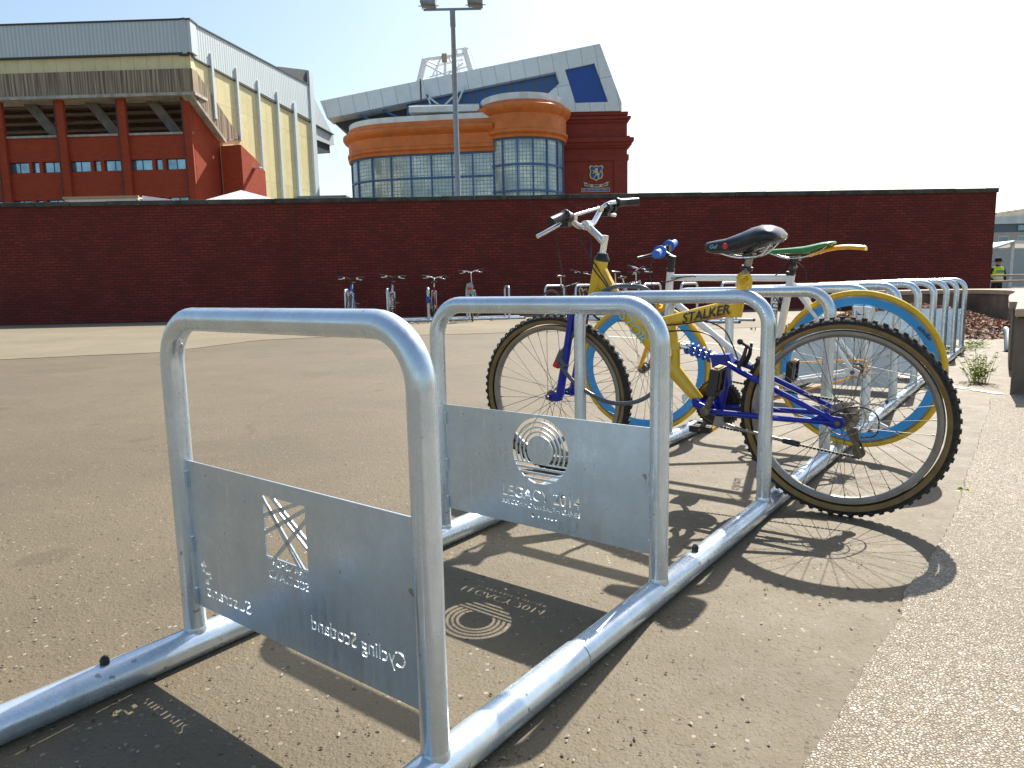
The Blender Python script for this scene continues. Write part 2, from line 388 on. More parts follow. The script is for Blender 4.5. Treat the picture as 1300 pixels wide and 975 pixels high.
for k_, am, cc, sc_ in (('yellow', .22, (.30,.19,.03), 9), ('royal', .25, (.05,.05,.09), 9), ('rubber', .75, (.10,.085,.065), 14), ('gum', .5, (.09,.06,.03), 12), ('rim', .4, (.16,.14,.11), 12), ('sky_blue', .18, (.12,.22,.30), 9), ('tyre_yellow', .35, (.30,.20,.05), 12), ('terracotta', .35, (.34,.13,.05), 1.1), ('white_panel', .3, (.45,.48,.47), 1.6), ('clad_yellow', .35, (.38,.31,.16), 1.3), ('bikewhite', .15, (.5,.48,.43), 9), ('cope', .5, (.02,.022,.015), 2.5)):
    dusty(M[k_], am, cc, sc_)
def glazing():
    t = NT('gridded_glass')
    sp = t.n('SeparateXYZ'); t.l(t.tc.outputs['UV'], sp.inputs[0])
    b = t.n('TexBrick', offset=0); b.inputs['Scale'].default_value = 1; b.inputs['Mortar Size'].default_value = .045; b.inputs['Brick Width'].default_value = .41; b.inputs['Row Height'].default_value = .41
    b.inputs['Color1'].default_value = (1,1,1,1); b.inputs['Color2'].default_value = (.6,.6,.6,1); b.inputs['Mortar'].default_value = (0,0,0,1)
    t.l(t.tc.outputs['UV'], b.inputs['Vector'])
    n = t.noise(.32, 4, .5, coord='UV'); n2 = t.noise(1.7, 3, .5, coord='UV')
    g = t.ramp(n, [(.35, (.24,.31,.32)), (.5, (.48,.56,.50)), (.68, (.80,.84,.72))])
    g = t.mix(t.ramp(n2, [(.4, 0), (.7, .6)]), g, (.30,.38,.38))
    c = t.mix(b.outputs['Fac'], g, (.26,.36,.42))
    return t.set(c, t.mix(b.outputs['Fac'], (.12,.12,.12), (.5,.5,.5)), .25)
M['grid_glass'] = glazing()

# ------------------------------------------------------------------ lettering
def text_obj(name, body, size, mat, parent, origin, xdir, updir, depth=.0015, shear=0, space=1.0, squash=1.0, offset=0):
    cu = bpy.data.curves.new(name, 'FONT'); cu.body = body; cu.size = size; cu.extrude = depth/2; cu.shear = shear; cu.space_character = space; cu.offset = offset
    cu.resolution_u = 3
    o = bpy.data.objects.new(name, cu); COL.objects.link(o)
    dg = bpy.context.evaluated_depsgraph_get(); me = bpy.data.meshes.new_from_object(o.evaluated_get(dg))
    COL.objects.unlink(o); bpy.data.objects.remove(o)
    x = Vector(xdir).normalized(); y = Vector(updir); y = (y - x*y.dot(x)).normalized(); z = x.cross(y)
    m = Matrix((( x.x*squash, y.x, z.x, origin[0]), (x.y*squash, y.y, z.y, origin[1]), (x.z*squash, y.z, z.z, origin[2]), (0,0,0,1)))
    me.transform(m); me.materials.clear(); me.materials.append(mat)
    n = bpy.data.objects.new(name, me); COL.objects.link(n); n.parent = parent
    return n

def text_splines(body, size, x0, z0, flip, space=1.0, shear=0, offset=0, width=None):
    """list of closed polylines for the glyph outlines, placed at (x0,z0), running along +x, or along -x when flip"""
    cu = bpy.data.curves.new('t', 'FONT'); cu.body = body; cu.size = size; cu.space_character = space; cu.shear = shear; cu.offset = offset
    o = bpy.data.objects.new('t', cu); COL.objects.link(o); dg = bpy.context.evaluated_depsgraph_get()
    c = o.to_curve(dg); out = []
    for sp in c.splines:
        pts = []
        if sp.type == 'BEZIER':
            bp = sp.bezier_points; n = len(bp)
            for i in range(n):
                a, b = bp[i], bp[(i+1) % n]; K = 4
                straight = (a.handle_right-a.co).length < 1e-6 and (b.handle_left-b.co).length < 1e-6
                d = b.co-a.co
                if not straight and d.length > 0:
                    straight = abs((a.handle_right-a.co).cross(d).length) < 1e-7 and abs((b.handle_left-b.co).cross(d).length) < 1e-7
                for k in range(1 if straight else K):
                    t = k/K; q = a.co*(1-t)**3+a.handle_right*3*t*(1-t)**2+b.handle_left*3*t*t*(1-t)+b.co*t**3
                    pts.append((q.x, q.y))
        else: pts = [(p.co[0], p.co[1]) for p in sp.points]
        out.append(pts)
    o.to_curve_clear(); COL.objects.unlink(o); bpy.data.objects.remove(o)
    mx = max(p[0] for s in out for p in s); k = (width/mx) if width else 1
    return [[((x0 - p[0]*k) if flip else (x0 + p[0]*k), z0 + p[1]) for p in s] for s in out]

def cut_plate(name, outer, holes, th, mats, parent, extra=None):
    cu = bpy.data.curves.new(name, 'CURVE'); cu.dimensions = '2D'; cu.fill_mode = 'BOTH'; cu.extrude = th/2
    for poly in [outer] + holes:
        s = cu.splines.new('POLY'); s.points.add(len(poly)-1); s.use_cyclic_u = True
        for i, p in enumerate(poly): s.points[i].co = (p[0], p[1], 0, 1)
    o = bpy.data.objects.new(name, cu); COL.objects.link(o); dg = bpy.context.evaluated_depsgraph_get()
    me = bpy.data.meshes.new_from_object(o.evaluated_get(dg)); COL.objects.unlink(o); bpy.data.objects.remove(o)
    me.transform(Matrix.Rotation(R(90), 4, 'X'))
    if extra:
        b = bmesh.new(); b.from_mesh(me); t = bpy.data.meshes.new('x'); t.from_pydata(extra.v, [], extra.f); b.from_mesh(t); b.to_mesh(me); b.free()
    me.materials.clear(); me.materials.append(mats)
    for p in me.polygons: p.use_smooth = False
    n = bpy.data.objects.new(name, me); COL.objects.link(n); n.parent = parent
    return n

# ------------------------------------------------------------------ camera, light, sky
ROLL, PITCH, F = .0207, .1401, 899.56
cam = bpy.data.cameras.new('camera'); co = bpy.data.objects.new('camera', cam); COL.objects.link(co)
cam.sensor_width = 36; cam.lens = 36*F/1300; cam.clip_start = .05; cam.clip_end = 3000
up0 = Vector((0, math.sin(PITCH), math.cos(PITCH))); ex = Vector((1,0,0)); fw = Vector((0, math.cos(PITCH), -math.sin(PITCH)))
rt = ex*math.cos(ROLL) - up0*math.sin(ROLL); upv = ex*math.sin(ROLL) + up0*math.cos(ROLL)
mw = Matrix.Identity(4)
for i, c in enumerate((rt, upv, -fw)):
    for j in range(3): mw[j][i] = c[j]
mw.translation = (0, 0, .8289); co.matrix_world = mw
scene.camera = co
SUN = Vector((.3595, .5939, .7198)).normalized()
sl = bpy.data.lights.new('sun', 'SUN'); so = bpy.data.objects.new('sun', sl); COL.objects.link(so)
sl.energy = 5.0; sl.angle = R(.53); sl.color = (1, .94, .84); so.rotation_euler = SUN.to_track_quat('Z', 'Y').to_euler(); so.location = (8, 12, 20)
w = bpy.data.worlds.new('World'); scene.world = w; w.use_nodes = True
wt = w.node_tree; bg = wt.nodes['Background']; sky = wt.nodes.new('ShaderNodeTexSky'); sky.sky_type = 'NISHITA'; sky.sun_disc = False
sky.sun_elevation = math.asin(SUN.z); sky.sun_rotation = math.atan2(SUN.x, SUN.y); sky.dust_density = 2.0; sky.air_density = 1.35; sky.ozone_density = 2.0; sky.altitude = 30
wt.links.new(sky.outputs[0], bg.inputs[0]); bg.inputs[1].default_value = .092
vs = scene.view_settings; vs.view_transform = 'Standard'; vs.look = 'None'; vs.gamma = 1; vs.use_curve_mapping = False; vs.exposure = .95
scene.render.engine = 'CYCLES'

# ------------------------------------------------------------------ ground
def gz(x, y):
    a = max(0, min(1, (y-19.5)/3)); b = max(0, min(1, (y-13.5)/5)) * max(0, min(1, (x-8.5)/1.5))
    t = max(a, b); return -.42*(3*t*t-2*t**3)
def sheet(name, xs, ys, mat, z=0):
    vs_ = [(x, y, gz(x, y)+z) for y in ys for x in xs]; n = len(xs)
    fs = [(j*n+i, j*n+i+1, (j+1)*n+i+1, (j+1)*n+i) for j in range(len(ys)-1) for i in range(n-1)]
    b = MB(); b.add(vs_, fs, True); o = b.build(name, mat); return o
xs = [-900,-300,-120,-60,-30,-20] + [-15+i*1.0 for i in range(36)] + [22,26,32,45,80,200,500,900]
ys = [-60,-20,-8,-4,-2,-1] + [i*.75 for i in range(0, 34)] + [26,30,40,60,90,150,300,600,1500]
tag(sheet('ground', xs, ys, M['asphalt']), kind='structure')
b = MB()   # pale exposed-aggregate path on the right
edge = [(-.35,-.4),(.02,.45),(.28,.86),(.47,1.09),(.59,1.22),(.74,1.41),(.92,1.61),(1.04,1.79),(1.18,1.94),(1.38,2.18),(1.63,2.5),(1.92,2.91),(2.25,3.35),(2.61,3.85),(2.95,4.3),(3.22,4.70),(3.45,4.82),(4.2,5.3),(5.2,6.4),(5.95,7.6)]
dense = []
for i in range(len(edge)-1):
    for k in range(12):
        t = k/12; q = Vector(edge[i]).lerp(Vector(edge[i+1]), t); amp = .004
        dense.append((q.x+random.uniform(-amp, amp), q.y+random.uniform(-amp, amp)))
b.add([(x, y, .006) for x, y in dense] + [(9, 8, .006), (14, 4, .006), (14, -6, .006), (0, -6, .006)], [tuple(range(len(dense)+4))])
b.add([(x, y, .006) for x, y in dense] + [(x-.004, y+.003, -.002) for x, y in dense], [(i, i+1, len(dense)+i+1, len(dense)+i) for i in range(len(dense)-1)])
tag(b.build('path', M['path'], recalc=False), kind='structure')
b = MB()   # paler concrete apron towards the wall
ap = [(-14,8.2),(-9,8.8),(-6.56,9.06),(-5.75,9.39),(-4.82,9.63),(-4.45,10.6),(-4.12,11.63),(-3.06,12.03),(-1.19,12.05),(1,12.3),(3.2,12.0),(4.8,12.4),(5.2,14),(3.5,19.3),(-16,19.0)]
d2 = []
for i in range(len(ap)-1):
    for k in range(8):
        q = Vector(ap[i]).lerp(Vector(ap[i+1]), k/8); d2.append((q.x+random.uniform(-.02,.02), q.y+random.uniform(-.03,.03)))
b.add([(x, y, .005) for x, y in d2], [tuple(range(len(d2)))])
tag(b.build('pavement', M['apron']), kind='structure')
b = MB()   # old painted line curving behind the rack
pl = smooth_path([(1.49,10.92,0),(1.98,10.25,0),(2.3,9.79,0),(2.61,9.32,0),(2.82,8.8,0),(2.95,8.3,0),(3.1,7.4,0),(3.2,6.3,0),(3.27,5.5,0),(3.3,5.24,0),(3.36,5.02,0),(3.40,4.86,0)], 6)
for i in range(len(pl)-1):
    a, c = pl[i], pl[i+1]; d = (c-a).normalized(); nn = Vector((-d.y, d.x, 0))
    if random.random() < .12: continue
    w1 = .035+random.uniform(-.008,.008); b.add([a-nn*w1+V(0,0,.004), a+nn*w1+V(0,0,.004), c+nn*w1+V(0,0,.004), c-nn*w1+V(0,0,.004)], [(0,1,2,3)])
tag(b.build('road_marking', M['paint_old']), kind='structure')

# loose grit on the asphalt
b = MB()
def pebble(x, y, r, z=0):
    a = random.uniform(0, 6.28); ca, sa = math.cos(a), math.sin(a); sx, sy, sz = r*random.uniform(.8,1.7), r*random.uniform(.6,1), r*random.uniform(.35,.7)
    vs_ = []
    for (px_, py_, pz_) in ((1,0,.2),(0.3,.95,.1),(-.8,.6,.15),(-.9,-.5,.2),(.2,-1,.1),(.1,.1,1.2)):
        px_ *= sx*random.uniform(.8,1.2); py_ *= sy*random.uniform(.8,1.2)
        vs_.append((x+px_*ca-py_*sa, y+px_*sa+py_*ca, z+pz_*sz))
    b.add(vs_, [(0,1,5),(1,2,5),(2,3,5),(3,4,5),(4,0,5)])
for i in range(5200):
    y = .75 + 4.2*random.random()**1.6; x = random.uniform(-.85, .62)*y*1.1
    if noise.noise(Vector((x*1.3, y*1.3, 2))) < random.uniform(-.35,.25): continue
    if x > 0 and y < 4.8 and x > -.25+y*.62: 
        if random.random() < .5: continue
    b.mi = 0 if random.random() < .45 else (1 if random.random() < .75 else 2); pebble(x, y, random.choice((.0010,.0013,.0016,.0020,.0026,.0036)), .003)
M['grit1'] = plain('pale_grit', (.33,.29,.22), .8, var=.3, scale=90); M['grit2'] = plain('brown_grit', (.15,.115,.08), .9, var=.3, scale=90); M['grit3'] = plain('black_grit', (.03,.028,.026), .8, scale=90)
tag(b.build('loose_grit', [M['grit1'], M['grit2'], M['grit3']], recalc=False), 'tiny stone chips scattered over the worn asphalt', 'grit', kind='stuff')

# ------------------------------------------------------------------ the long bicycle rack
ANG = .6509; S = .8375; W = .75; HC = .7702; OX, OY = -.1395, 1.0776
rackrot = math.atan2(math.sin(ANG), -math.cos(ANG))
def hoop_mb(r=.0242, W=W, H=HC, z0=.045, rc=.10):
    pts = [(0,0,z0),(0,0,H-rc)]
    pts += [(rc-rc*math.cos(a), 0, H-rc+rc*math.sin(a)) for a in [R(9*k) for k in range(1, 11)]]
    pts += [(W-rc+rc*math.sin(a), 0, H-rc+rc*math.cos(a)) for a in [R(9*k) for k in range(0, 11)]]
    pts += [(W,0,z0)]
    b = MB(); b.tube(pts, r, 28); 
    for x in (0, W):      # weld collar where the leg meets the rail
        b.tube([(x,0,.056),(x,0,.066),(x,0,.072)], [r*1.10, r*1.07, r*1.0], 24, caps=False)
    return b
def circle(cx, cz, r, a0, a1, n): return [(cx+r*math.cos(a0+(a1-a0)*k/n), cz+r*math.sin(a0+(a1-a0)*k/n)) for k in range(n+1)]
P0, P1, Z0, Z1 = .026, .724, .128, .462
rect = [(P0,Z0),(P1,Z0),(P1,Z1),(P0,Z1)]
def tabs(mb):
    for z in (.15, .27, .42):
        for x, s_ in ((.0245, 1), (.7255, -1)): mb.box((x, .004, z), (.014, .007, .035))
def panel_emblem():
    holes = []; cx, cz, Rr = .368, .357, .097
    zl = cz - .036
    for ro, ri in ((.097,.086),(.0815,.0715),(.067,.058),(.0535,.0445)):
        ao = math.asin((zl-cz)/ro) if abs(zl-cz) < ro else -math.pi/2; ai = math.asin((zl-cz)/ri)
        holes.append(circle(cx, cz, ro, ao, math.pi-ao, 44) + circle(cx, cz, ri, math.pi-ai, ai, 44))
    for k in range(4):
        zt = zl - .0035 - k*.0155; zb = zt - .0092
        zb = max(zb, cz-Rr+.001)
        wt_ = math.sqrt(max(0, Rr**2-(zt-cz)**2)); wb = math.sqrt(max(.00004, Rr**2-(zb-cz)**2))
        holes.append([(cx-wt_, zt), (cx+wt_, zt), (cx+wb, zb), (cx-wb, zb)])
    holes += text_splines('LEGACY 2014', .047, .508, .209, True, offset=-.0009, width=.274)
    holes += text_splines('XX COMMONWEALTH GAMES', .0205, .508, .184, True, offset=0, width=.274)
    for x, r in ((.395,.0055),(.375,.0022),(.352,.0028),(.340,.002),(.328,.004),(.315,.0022)): holes.append(circle(x, .164, r, 0, 2*math.pi*11/12, 11))
    return holes
def panel_sponsor():
    holes = []; ex_ = MB()
    x0, x1, z0, z1 = .311, .444, .306, .430
    holes.append([(x0,z0),(x1,z0),(x1,z1),(x0,z1)])
    def bar(a, c, w_):
        a = Vector((a[0], 0, a[1])); c = Vector((c[0], 0, c[1])); ex_.bar(a, c, w_, .0028)
    # crossing bars of the square emblem
    bar((.446,.425),(.340,.304),.0075); bar((.430,.410),(.326,.304),.0050); bar((.420,.432),(.309,.360),.0080); bar((.395,.402),(.309,.344),.0055)
    bar((.446,.388),(.330,.432),.008); bar((.446,.352),(.309,.424),.008); bar((.420,.304),(.309,.405),.008)
    holes += text_splines('TRANSPORT', .021, .313, .289, False, width=.127)
    holes += text_splines('SCOTLAND', .025, .313, .262, False, width=.127)
    holes += text_splines('Sustrans', .043, .512, .160, False, width=.170, offset=.0005)
    # arrow and small marks above the left lettering
    holes.append([(.685,.240),(.702,.226),(.694,.225),(.694,.214),(.686,.214),(.686,.226),(.676,.228)])
    holes.append([(.660,.218),(.684,.216),(.684,.210),(.668,.211),(.668,.203),(.660,.203)])
    holes.append([(.672,.200),(.686,.199),(.686,.187),(.672,.188)])
    holes += text_splines('Cycling Scotland', .042, .058, .190, False, width=.254, offset=.0003)
    return holes, ex_
rack = empty('bicycle_rack', (OX, OY, 0), rackrot)
tag(rack, 'long galvanized rack of eleven hoops with pierced panels in the foreground', 'bicycle rack', 'bicycle racks')
# rails: near one at x=0, other at x=W ; local -Y runs away along the rack
def rail(x, joints, y0, y1, rr=.0335):
    b = MB(); cur = y0
    for j in joints:
        b.tube([(x, -cur, .0325), (x, -j+.0, .0325)], rr+.0024, 30); 
        b.mi = 1; b.tube([(x, -j, .0315), (x, -j-.006, .0315)], rr-.001, 24); b.mi = 0
        cur = j+.006
    b.tube([(x, -cur, .0315), (x, -y1, .0315)], rr, 30)
    return b.build('rail', [M['galv'], M['black']], rack)
LASTY = S*10 + .16
rail(0, [.437], -2.2, LASTY); rail(W, [S*3.42], -2.6, LASTY)
b = MB(); b.box((W, -S*3.42-.03, .031), (.074,.06,.072)); b.build('clamp', M['black'], rack, bevel=.006)
for x, n in ((0,1.285),(0,4.78),(0,7.3),(W,-.235),(W,2.4),(W,5.6)):
    b = MB(); b.tube([(x,-S*n,.058),(x,-S*n,.062),(x,-S*n,.076),(x,-S*n,.082),(x,-S*n,.085)], [.0105,.0095,.0095,.0068,.002], 16); b.build('bolt_cap', M['black'], rack)
hm = None; pm = None
for n in range(11):
    if hm is None: h = hoop_mb().build('hoop', M['galv'], rack); hm = h
    else: h = hm.copy(); COL.objects.link(h); h.parent = rack
    h.location = (0, -S*n, 0)
    if n == 0:
        hs, exx = panel_sponsor(); tabs(exx); p = cut_plate('panel', rect, hs, .0035, M['galv_panel'], h, exx); p['label'] = 'panel pierced with a square emblem and mirrored lettering'
    elif n == 1:
        exx = MB(); tabs(exx); p = cut_plate('panel', rect, panel_emblem(), .0035, M['galv_panel'], h, exx); p['label'] = 'panel pierced with ringed circle emblem and LEGACY 2014'
    elif n >= 5:
        if pm is None:
            exx = MB(); tabs(exx); pm = cut_plate('panel', rect, [], .0035, M['galv_panel'], h, exx)
        else: p = pm.copy(); COL.objects.link(p); p.parent = h
# ------------------------------------------------------------------ racks by the brick wall
def far_rack(label, start, d, count, step, depth_dir, ext=.5):
    rk = empty('bicycle_rack', (start[0], start[1], 0), math.atan2(d[1], d[0])); tag(rk, label, 'bicycle rack', 'bicycle racks')
    L = step*(count-1)
    for y in (0, W):
        b = MB(); b.tube([(-ext, y, .03), (L+ext, y, .03)], .029, 16); b.mi = 1; b.tube([(L+ext, y, .03), (L+ext+.03, y, .03)], .031, 16); b.build('rail', [M['galv_far'], M['black']], rk)
    b = MB(); b.tube([(p[1], p[0], p[2]) for p in [(0,0,.045),(0,0,HC-.1)] + [(.1-.1*math.cos(R(15*k)),0,HC-.1+.1*math.sin(R(15*k))) for k in range(1,7)] + [(W-.1+.1*math.sin(R(15*k)),0,HC-.1+.1*math.cos(R(15*k))) for k in range(0,7)] + [(W,0,.045)]], .0242, 14)
    h = b.build('hoop', M['galv_far'], rk); h.location = (0,0,0)
    for k in range(1, count):
        c = h.copy(); COL.objects.link(c); c.parent = rk; c.location = (k*step, 0, 0)
far_rack('galvanized rack against the brick wall holding four bicycles seen end on', (-3.77,16.33), Vector((1,.14)).normalized(), 5, .945, None, .35)
far_rack('galvanized rack right of the wall bicycles, angled towards the long rack', (.80,16.3), Vector((.775,-.632)), 6, .8375, None, .35)

# ------------------------------------------------------------------ wheels
def make_wheel(parent, c, kind, steer=0, rear=False):
    """part 'wheel' (hub and spokes) > tyre, rim ... axis along local Y"""
    o = empty  # keep linter quiet
    if kind == 'mtb': Rt, rimo, rimi, tw = .351, .302, .281, .026
    elif kind == 'slick': Rt, rimo, rimi, tw = .360, .338, .292, .0135
    else: Rt, rimo, rimi, tw = .345, .318, .300, .019
    b = MB(); b.tube([(0,-.05,0),(0,-.045,0),(0,-.03,0),(0,-.026,0),(0,.026,0),(0,.03,0),(0,.045,0),(0,.05,0)], [.012,.012,.012,.018,.018,.018,.012,.012], 14)
    for s in (-1, 1): b.tube([(0,s*.03,0),(0,s*.034,0)], .026, 18)
    b.tube([(0,-.072,0),(0,.072,0)], .0055, 8)
    for s in (-1, 1): b.tube([(0,s*.066,0),(0,s*.078,0)], .0095, 6)
    ns = 36 if kind != 'far' else 20
    b.mi = 1; sr = .0011 if kind != 'far' else .0022
    for k in range(ns):
        s = 1 if k % 2 else -1; a = 2*math.pi*k/ns; off = (.95 if (k//2) % 2 else -.95)
        h_ = a + off; ri = rimi+.002
        b.tube([(.024*math.cos(h_), s*.032, .024*math.sin(h_)), (ri*math.cos(a), s*.003, ri*math.sin(a))], sr, 4, caps=False)
        if kind != 'far': b.tube([((ri-.014)*math.cos(a), s*.003, (ri-.014)*math.sin(a)), (ri*math.cos(a), s*.003, ri*math.sin(a))], .0021, 5, caps=False)
    if rear and kind == 'mtb':
        b.mi = 2
        for i, r in enumerate((.018,.024,.029,.034,.040,.046,.052)):
            y = -.062 + i*.0048; ring = []
            for k in range(44):
                a = 2*math.pi*k/44; rr_ = r*(1.0 if k % 2 else .93); ring.append((rr_*math.cos(a), rr_*math.sin(a)))
            b.prism(ring, y, y+.0018)
        b.lathe([(-.030,.066),(-.029,.070),(-.028,.066)], seg=40, closed=True); b.lathe([(-.060,.008),(-.060,.022)], seg=20)
    wheel = b.build('wheel', [M['grimy'] if rear else M['spoke'], M['spoke'], M['cassette']], parent)
    m = Matrix.Translation(c) @ Matrix.Rotation(steer, 4, 'Z') @ Matrix.Rotation(random.uniform(0, .3), 4, 'Y')
    wheel.matrix_local = m
    b = MB()
    if kind == 'mtb':
        prof = [(-.0125, rimi+.010), (-.0135, rimo), (-.0105, rimo+.002), (-.008, rimo-.006), (.008, rimo-.006), (.0105, rimo+.002), (.0135, rimo), (.0125, rimi+.010), (.006, rimi), (-.006, rimi)]
        b.lathe(prof, seg=96, closed=True)
        b.build('rim', M['rim'], wheel)
        b = MB(); prof = []; mis = []
        for k in range(17):
            a = R(-140 + 280*k/16); y = tw*math.sin(a)*.93; r = rimo+.0225+tw*math.cos(a)*.78; prof.append((y, r))
        for k in range(16):
            rm = (prof[k][1]+prof[k+1][1])/2; mis.append(1 if rm < rimo+.0215 else 0)
        b.lathe(prof, seg=120, mis=mis)
        N = 66
        for k in range(N):
            a = 2*math.pi*k/N
            rot = Matrix.Rotation(-a, 3, 'Y')
            def kn(y, r, sz, tilt=0, da=0):
                rt_ = Matrix.Rotation(-(a+da), 3, 'Y'); b.box(rt_ @ Vector((r, y, 0)), sz, rt_ @ Matrix.Rotation(tilt, 3, 'Z'))
            rt0 = rimo+.0225+tw*.78
            if k % 2: kn(0, rt0+.001, (.008,.011,.016)); kn(.013, rt0-.002, (.009,.009,.010), -.45); kn(-.013, rt0-.002, (.009,.009,.010), .45)
            else: kn(.0065, rt0, (.008,.009,.014)); kn(-.0065, rt0, (.008,.009,.014))
            for s in (-1, 1): kn(s*.0212, rt0-.0085, (.011,.008,.0165 if k % 2 else .010), -s*1.0)
        b.build('tyre', [M['rubber'], M['gum']], wheel)
    elif kind == 'slick':
        b.lathe([(-.010, rimo), (-.011, rimo-.010), (-.007, rimi+.008), (0, rimi), (.007, rimi+.008), (.011, rimo-.010), (.010, rimo)], seg=96, mis=[1,0,0,0,0,1])
        b.build('rim', [M['sky_blue'], M['rim']], wheel)
        b = MB(); prof = [(tw*math.sin(a), rimo+.0095+tw*math.cos(a)*.95) for a in [R(-140+280*k/14) for k in range(15)]]
        b.lathe(prof, seg=110); b.build('tyre', M['tyre_yellow'], wheel)
        for a0_ in (1.9, 4.6) if rear else (2.9, 3.9):  # white crescents added to stand for bright glints inside the rim
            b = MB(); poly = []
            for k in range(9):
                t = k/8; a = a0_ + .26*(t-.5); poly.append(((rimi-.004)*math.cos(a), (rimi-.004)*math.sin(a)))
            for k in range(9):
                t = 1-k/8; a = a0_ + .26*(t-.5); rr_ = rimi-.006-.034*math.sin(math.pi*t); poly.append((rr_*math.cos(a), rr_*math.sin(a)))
            b.prism(poly, -.004, .004); b.build('glint_crescent', M['bikewhite'], wheel)
    else:
        b.lathe([(-.010, rimo), (-.010, rimi), (.010, rimi), (.010, rimo)], seg=40, closed=True); b.build('rim', M['rim'], wheel)
        b = MB(); prof = [(tw*math.sin(a), rimo+.008+tw*math.cos(a)) for a in [R(-140+280*k/8) for k in range(9)]]
        b.lathe(prof, seg=40); b.build('tyre', M['rubber'], wheel)
    return wheel

def bike_matrix(X, Y, Z, o):
    m = Matrix.Identity(4)
    for i, c in enumerate((X, Y, Z)):
        for j in range(3): m[j][i] = c[j]
    m.translation = o; return m
def saddle_mb(sections):
    """sections: (x, zc, half width, half height, belly)"""
    b = MB(); rings = []
    for x, zc, hw, hh in sections:
        g = []
        for k in range(20):
            a = 2*math.pi*k/20; cx, sx_ = math.cos(a), math.sin(a)
            y = hw*math.copysign(abs(cx)**.8, cx); z = hh*math.copysign(abs(sx_)**(.75), sx_)
            if sx_ > 0: z *= 1-.25*(y/hw)**2 if hw else 1
            g.append((x, y, zc+z))
        rings.append(g)
    b.loft(rings); return b
def ring_poly(r, teeth, depth):
    out = []
    for k in range(teeth*4):
        a = 2*math.pi*k/(teeth*4); rr_ = r - (depth if k % 4 in (0, 3) else 0); out.append((rr_*math.cos(a), rr_*math.sin(a)))
    return out
def annulus(b, cx, cz, ro, ri, y0, y1, teeth=44):
    op = ring_poly(ro, teeth, .004); n = len(op); ip = [(ri*math.cos(2*math.pi*k/n), ri*math.sin(2*math.pi*k/n)) for k in range(n)]
    vs_ = [(cx+p[0], y, cz+p[1]) for y in (y0, y1) for p in op] + [(cx+p[0], y, cz+p[1]) for y in (y0, y1) for p in ip]
    fs = []
    for k in range(n):
        l = (k+1) % n; fs += [(k, l, n+l, n+k), (2*n+k, 3*n+k, 3*n+l, 2*n+l), (k, 2*n+k, 2*n+l, l), (n+k, n+l, 3*n+l, 3*n+k)]
    b.add(vs_, fs)
def pedal_mb(c, mirror=1):
    b = pedal_flat(c, mirror); q = Matrix.Rotation(R(-98), 3, 'Y'); c = Vector(c)
    b.v = [tuple(c + q @ (Vector(p)-c)*1.12) for p in b.v]; return b
def pedal_flat(c, mirror=1):
    b = MB(); x, y, z = c
    b.box((x, y, z), (.085, .02, .018)); b.box((x, y+.04*mirror, z), (.085, .012, .026)); b.box((x, y-.038*mirror, z), (.07, .012, .026))
    for dx in (-.038, .038): b.box((x+dx, y, z), (.010, .088, .024))
    b.mi = 1; b.box((x+.0455, y, z), (.004, .05, .014)); b.box((x-.0455, y, z), (.004, .05, .014))
    return b
def chain_mb(pts, r=.0035, step=.0127):
    pts = smooth_path(pts, 10); b = MB(); L = 0; nxt = 0
    b.tube(pts, r*.62, 6)
    for i in range(len(pts)-1):
        a, c = pts[i], pts[i+1]; d = (c-a).length
        while nxt < L+d:
            t = (nxt-L)/d; p = a.lerp(c, t); b.bar(p-(c-a).normalized()*.0042, p+(c-a).normalized()*.0042, r*2.3, r*1.9); nxt += step
        L += d
    return b

# ------------------------------------------------------------------ yellow full-suspension bicycle
Yb = empty('mountain_bicycle', mat=bike_matrix((-.8181,.5750,0), (-.5740,-.8167,-.0600), (-.0345,-.0491,.9982), (1.139,2.400,0)))
tag(Yb, 'yellow and blue full suspension mountain bicycle with knobbly tyres locked to the third hoop', 'bicycle', 'bicycles parked at the racks')
make_wheel(Yb, (0,0,.351), 'mtb', 0, True); wf = make_wheel(Yb, (1.148,0,.351), 'mtb', R(5))
b = MB()
b.tube([(.905,0,.918),(.945,0,.765)], [.029,.026], 20)                                   # head tube
b.tube([(.925,0,.872),(.86,0,.778),(.78,0,.686),(.60,0,.482),(.505,0,.375)], [.032,.034,.030,.030,.022], 20, flat=.75, up=(0,0,1))
b.prism([(.897,.905),(.925,.835),(.965,.770),(.90,.775),(.80,.68),(.775,.705),(.84,.800)], -.012, .012)      # gusset plates behind the head
b.tube([(.765,0,.648),(.62,0,.676),(.50,0,.703),(.36,0,.733)], [.020,.0235,.027,.030], 20, flat=.72, up=(0,0,1))
b.tube([(.332,0,.842),(.350,0,.775),(.368,0,.700)], [.0185,.020,.024], 18)
b.prism([(.345,.765),(.345,.700),(.388,.692),(.405,.715)], -.014, .014)
b.tube([(.628,0,.684),(.606,0,.62),(.596,0,.56),(.600,0,.49)], [.026,.019,.017,.022], 16, flat=.8)
b.box((.59,0,.584), (.03,.034,.03))
b.build('frame', M['yellow'], Yb, bevel=0)
